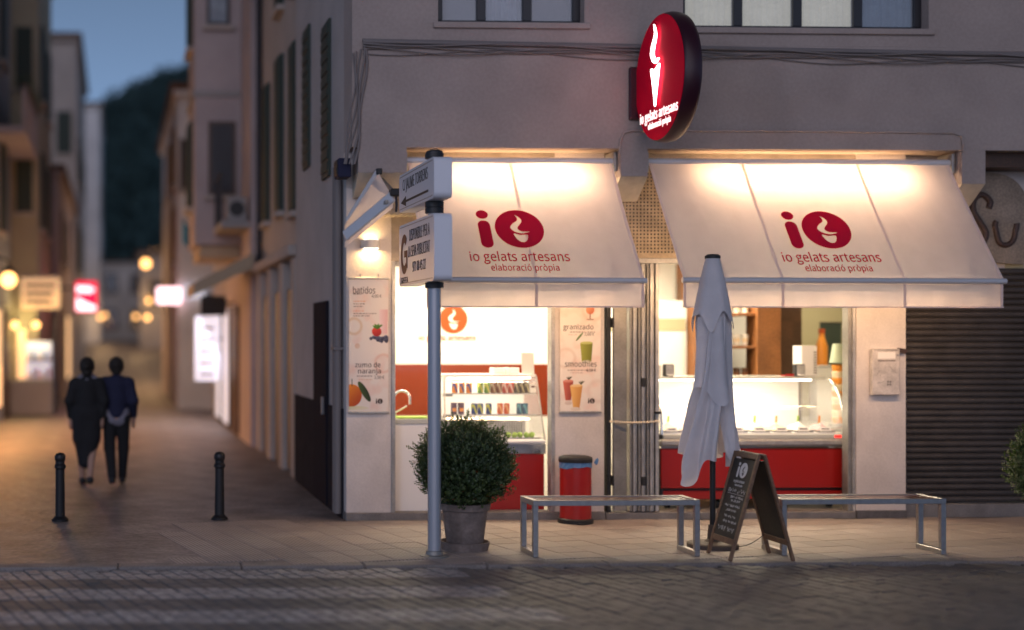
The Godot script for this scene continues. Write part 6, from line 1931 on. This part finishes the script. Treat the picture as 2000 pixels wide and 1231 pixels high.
func build_people() -> void:
	# both walk away up the street, shoulder to shoulder
	for who in 2:
		var o := Vector3([-0.385, -0.02][who], 0.002, [-3.45, -3.55][who])
		var p := thing("person", ["person in long black coat and grey scarf walking away up the street", "person in navy jacket, grey shirt and black trousers walking away up the street"][who], "person", o, "couple walking up the street")
		var s := 1.0
		var hipy := 0.84
		var lf := V(-0.06, 0.07, -0.17) if who == 0 else V(-0.05, 0.10, 0.22)
		var rf := V(0.04, 0.11, 0.20) if who == 0 else V(0.075, 0.07, -0.16)
		var lk := V(-0.085, 0.46, -0.10) if who == 0 else V(-0.085, 0.46, -0.02)
		var rk := V(0.07, 0.46, 0.0) if who == 0 else V(0.09, 0.46, -0.12)
		var sh := 1.29
		var bones := [
			[V(-0.08, hipy, 0), lk, 0.085, 0.055], [lk, lf, 0.055, 0.034], [lf, lf + V(-0.005, -0.035, -0.14), 0.034, 0.026],
			[V(0.08, hipy, 0), rk, 0.085, 0.055], [rk, rf, 0.055, 0.034], [rf, rf + V(0.005, -0.035, -0.14), 0.034, 0.026],
			[V(-0.07, hipy + 0.04, 0.0), V(0.07, hipy + 0.04, 0.0), 0.10, 0.10], [V(0, hipy + 0.02, 0), V(0, 1.08, 0.0), 0.12, 0.115], [V(0, 1.08, 0), V(0, 1.24, 0.01), 0.12, 0.12],
			[V(-0.13, sh - 0.02, 0.01), V(0.13, sh - 0.02, 0.01), 0.065, 0.065], [V(0, 1.28, 0.0), V(0, 1.40, -0.01), 0.052, 0.048],
			[V(0, 1.455, -0.02), V(0, 1.50, -0.015), 0.078, 0.086], [V(0, 1.42, -0.06), V(0, 1.44, -0.07), 0.05, 0.05],
			[V(0, 1.455, -0.105), V(0, 1.435, -0.115), 0.012, 0.015], [V(-0.083, 1.46, -0.01), V(-0.085, 1.48, -0.005), 0.014, 0.016], [V(0.083, 1.46, -0.01), V(0.085, 1.48, -0.005), 0.014, 0.016]]
		var wl := V(-0.205, 0.84, -0.09) if who == 0 else V(-0.185, 0.85, 0.02)
		var wr := V(0.185, 0.86, 0.03) if who == 0 else V(0.215, 0.85, -0.11)
		var el := V(-0.215, 1.06, 0.04)
		var er := V(0.21, 1.06, 0.05)
		bones.append_array([[V(-0.155, sh - 0.015, 0.01), el, 0.052, 0.042], [el, wl, 0.04, 0.026], [V(0.155, sh - 0.015, 0.01), er, 0.052, 0.042], [er, wr, 0.04, 0.026]])
		bones.append_array(hand_bones(wl, V(0.02, -0.98, -0.15).normalized(), V(0, 0, -1)))
		bones.append_array(hand_bones(wr, V(-0.02, -0.98, -0.15).normalized(), V(0, 0, -1)))
		var shifted := func(bb: Array, grow: float) -> Array:
			var r := []
			for b in bb:
				r.append([b[0] * s + o, b[1] * s + o, b[2] + grow, b[3] + grow])
			return r
		var body := part(p, "body", body_mesh(shifted.call(bones, 0.0), 0.014, 0.03), M.skin)
		part(p, "hair", body_mesh(shifted.call([[V(0, 1.475, 0.0), V(0, 1.515, -0.005), 0.088, 0.094], [V(0, 1.42, 0.03), V(0, 1.475, 0.01), 0.062 if who == 0 else 0.05, 0.085], [V(0, 1.50, 0.085), V(0, 1.49, 0.11) if who == 0 else V(0, 1.50, 0.05), 0.045 if who == 0 else 0.03, 0.04 if who == 0 else 0.03]], 0.0), 0.014, 0.03), M.hair)
		var torso := [
			[V(0, 0.92, 0), V(0, 1.08, 0.0), 0.135, 0.13], [V(0, 1.08, 0), V(0, 1.25, 0.01), 0.135, 0.13], [V(-0.13, sh - 0.02, 0.01), V(0.13, sh - 0.02, 0.01), 0.08, 0.08],
			[V(-0.155, sh - 0.015, 0.01), el, 0.068, 0.058], [el, wl + V(0, 0.02, 0), 0.056, 0.042], [V(0.155, sh - 0.015, 0.01), er, 0.068, 0.058], [er, wr + V(0, 0.02, 0), 0.056, 0.042]]
		if who == 0:
			torso.append_array([[V(-0.07, 0.92, 0), V(-0.06, 0.60, -0.03), 0.125, 0.12], [V(0.07, 0.92, 0), V(0.05, 0.60, -0.02), 0.125, 0.12], [V(-0.05, 0.60, -0.04), V(-0.03, 0.30, -0.05), 0.12, 0.085], [V(0.04, 0.60, -0.02), V(0.01, 0.30, 0.0), 0.12, 0.085]])
			part(p, "coat", body_mesh(shifted.call(torso, 0.0), 0.016, 0.04), M.cloth_black)
			part(p, "scarf", body_mesh(shifted.call([[V(-0.09, 1.335, 0.02), V(0.0, 1.30, 0.075), 0.04, 0.045], [V(0.0, 1.30, 0.075), V(0.10, 1.335, 0.02), 0.045, 0.04], [V(-0.07, 1.35, -0.06), V(0.07, 1.35, -0.06), 0.045, 0.045]], 0.0), 0.014, 0.02), M.cloth_grey)
		else:
			part(p, "jacket", body_mesh(shifted.call(torso, 0.006), 0.016, 0.04), M.cloth_navy)
			part(p, "shirt", body_mesh(shifted.call([[V(-0.05, 0.84, 0), V(-0.05, 0.90, 0), 0.118, 0.118], [V(0.05, 0.84, 0), V(0.05, 0.90, 0), 0.118, 0.118]], 0.0), 0.014, 0.03), M.cloth_grey)
			part(p, "trousers", body_mesh(shifted.call([[V(-0.08, hipy, 0), lk, 0.098, 0.072], [lk, lf + V(0, 0.02, 0), 0.072, 0.055], [V(0.08, hipy, 0), rk, 0.098, 0.072], [rk, rf + V(0, 0.02, 0), 0.072, 0.055], [V(-0.06, hipy, 0), V(0.06, hipy, 0), 0.11, 0.11]], 0.0), 0.016, 0.03), M.cloth_black)
		for f in [lf, rf]:
			part(p, "shoe", body_mesh(shifted.call([[f + V(0, -0.02, 0.025), f + V(0, -0.035, -0.14), 0.046, 0.034]], 0.0), 0.012, 0.02), M.black)

# ---------------------------------------------------------------- scene
func _ready() -> void:
	rng.seed = 20240
	font = SystemFont.new()
	font.font_names = PackedStringArray(["Droid Sans"])
	font_bold = SystemFont.new()
	font_bold.font_names = PackedStringArray(["Droid Sans"])
	font_bold.font_weight = 700
	# camera: looks up the side street, lens shifted to the right
	var cam := Camera3D.new()
	cam.name = "camera"
	cam.projection = Camera3D.PROJECTION_FRUSTUM
	cam.near = 0.1
	cam.far = 600.0
	var px := 0.1 / 2730.0
	cam.size = 1231.0 * px
	cam.frustum_offset = Vector2(665.1 * px, 44.5 * px)
	add_child(cam)
	cam.position = Vector3(0, 1.846, 14.0)
	cam.rotation = Vector3(0, -deg_to_rad(2.2), 0)
	cam.current = true
	var attr := CameraAttributesPhysical.new()
	attr.frustum_focal_length = 100.0
	attr.frustum_near = 0.1
	attr.frustum_far = 600.0
	attr.exposure_aperture = 0.80
	attr.frustum_focus_distance = 12.6
	cam.attributes = attr
	# dusk
	var env := Environment.new()
	env.background_mode = Environment.BG_SKY
	var sky := Sky.new()
	var sm := ProceduralSkyMaterial.new()
	sm.sky_top_color = lin(0.016, 0.021, 0.036)
	sm.sky_horizon_color = lin(0.245, 0.395, 0.655)
	sm.sky_curve = 0.15
	sm.ground_bottom_color = lin(0.03, 0.03, 0.035)
	sm.ground_horizon_color = lin(0.06, 0.07, 0.09)
	sky.sky_material = sm
	env.sky = sky
	env.background_energy_multiplier = 1.0
	env.tonemap_mode = Environment.TONE_MAPPER_LINEAR
	env.tonemap_exposure = 1.5
	env.sdfgi_enabled = true
	env.ssao_enabled = true
	env.ssil_enabled = true
	var we := WorldEnvironment.new()
	we.name = "world_environment"
	we.environment = env
	add_child(we)
	# last glow of the evening sky behind the viewer
	var sun := DirectionalLight3D.new()
	sun.name = "afterglow"
	sun.light_color = Color(1.0, 0.94, 0.98)
	sun.light_energy = 0.15
	sun.light_angular_distance = 60.0
	sun.shadow_enabled = true
	sun.sky_mode = DirectionalLight3D.SKY_MODE_LIGHT_ONLY
	add_child(sun)
	sun.basis = Basis.looking_at(Vector3(0.22, -0.22, -1.0))
	make_materials()
	build_ground()
	build_shop_building()
	build_neighbour()
	build_side_street()
	build_hill()
	build_awning("narrow white awning with a dark red cup emblem over the left shop opening", 2.875, 4.93, [3.905], 3.79)
	build_awning("wide white awning with a dark red cup emblem over the right shop opening", 5.30, 8.375, [6.25, 7.42], 6.79)
	build_corner_awning()
	build_blade_sign()
	build_street_sign()
	build_folding_doors()
	build_gelato_case()
	build_drinks_fridge()
	build_sink_counter()
	build_back_of_shop()
	build_planter()
	build_benches()
	build_bin()
	build_umbrella()
	build_chalkboard()
	build_posters()
	build_wall_fittings()
	build_cables()
	build_bollards()
	build_street_lamp()
	build_people()
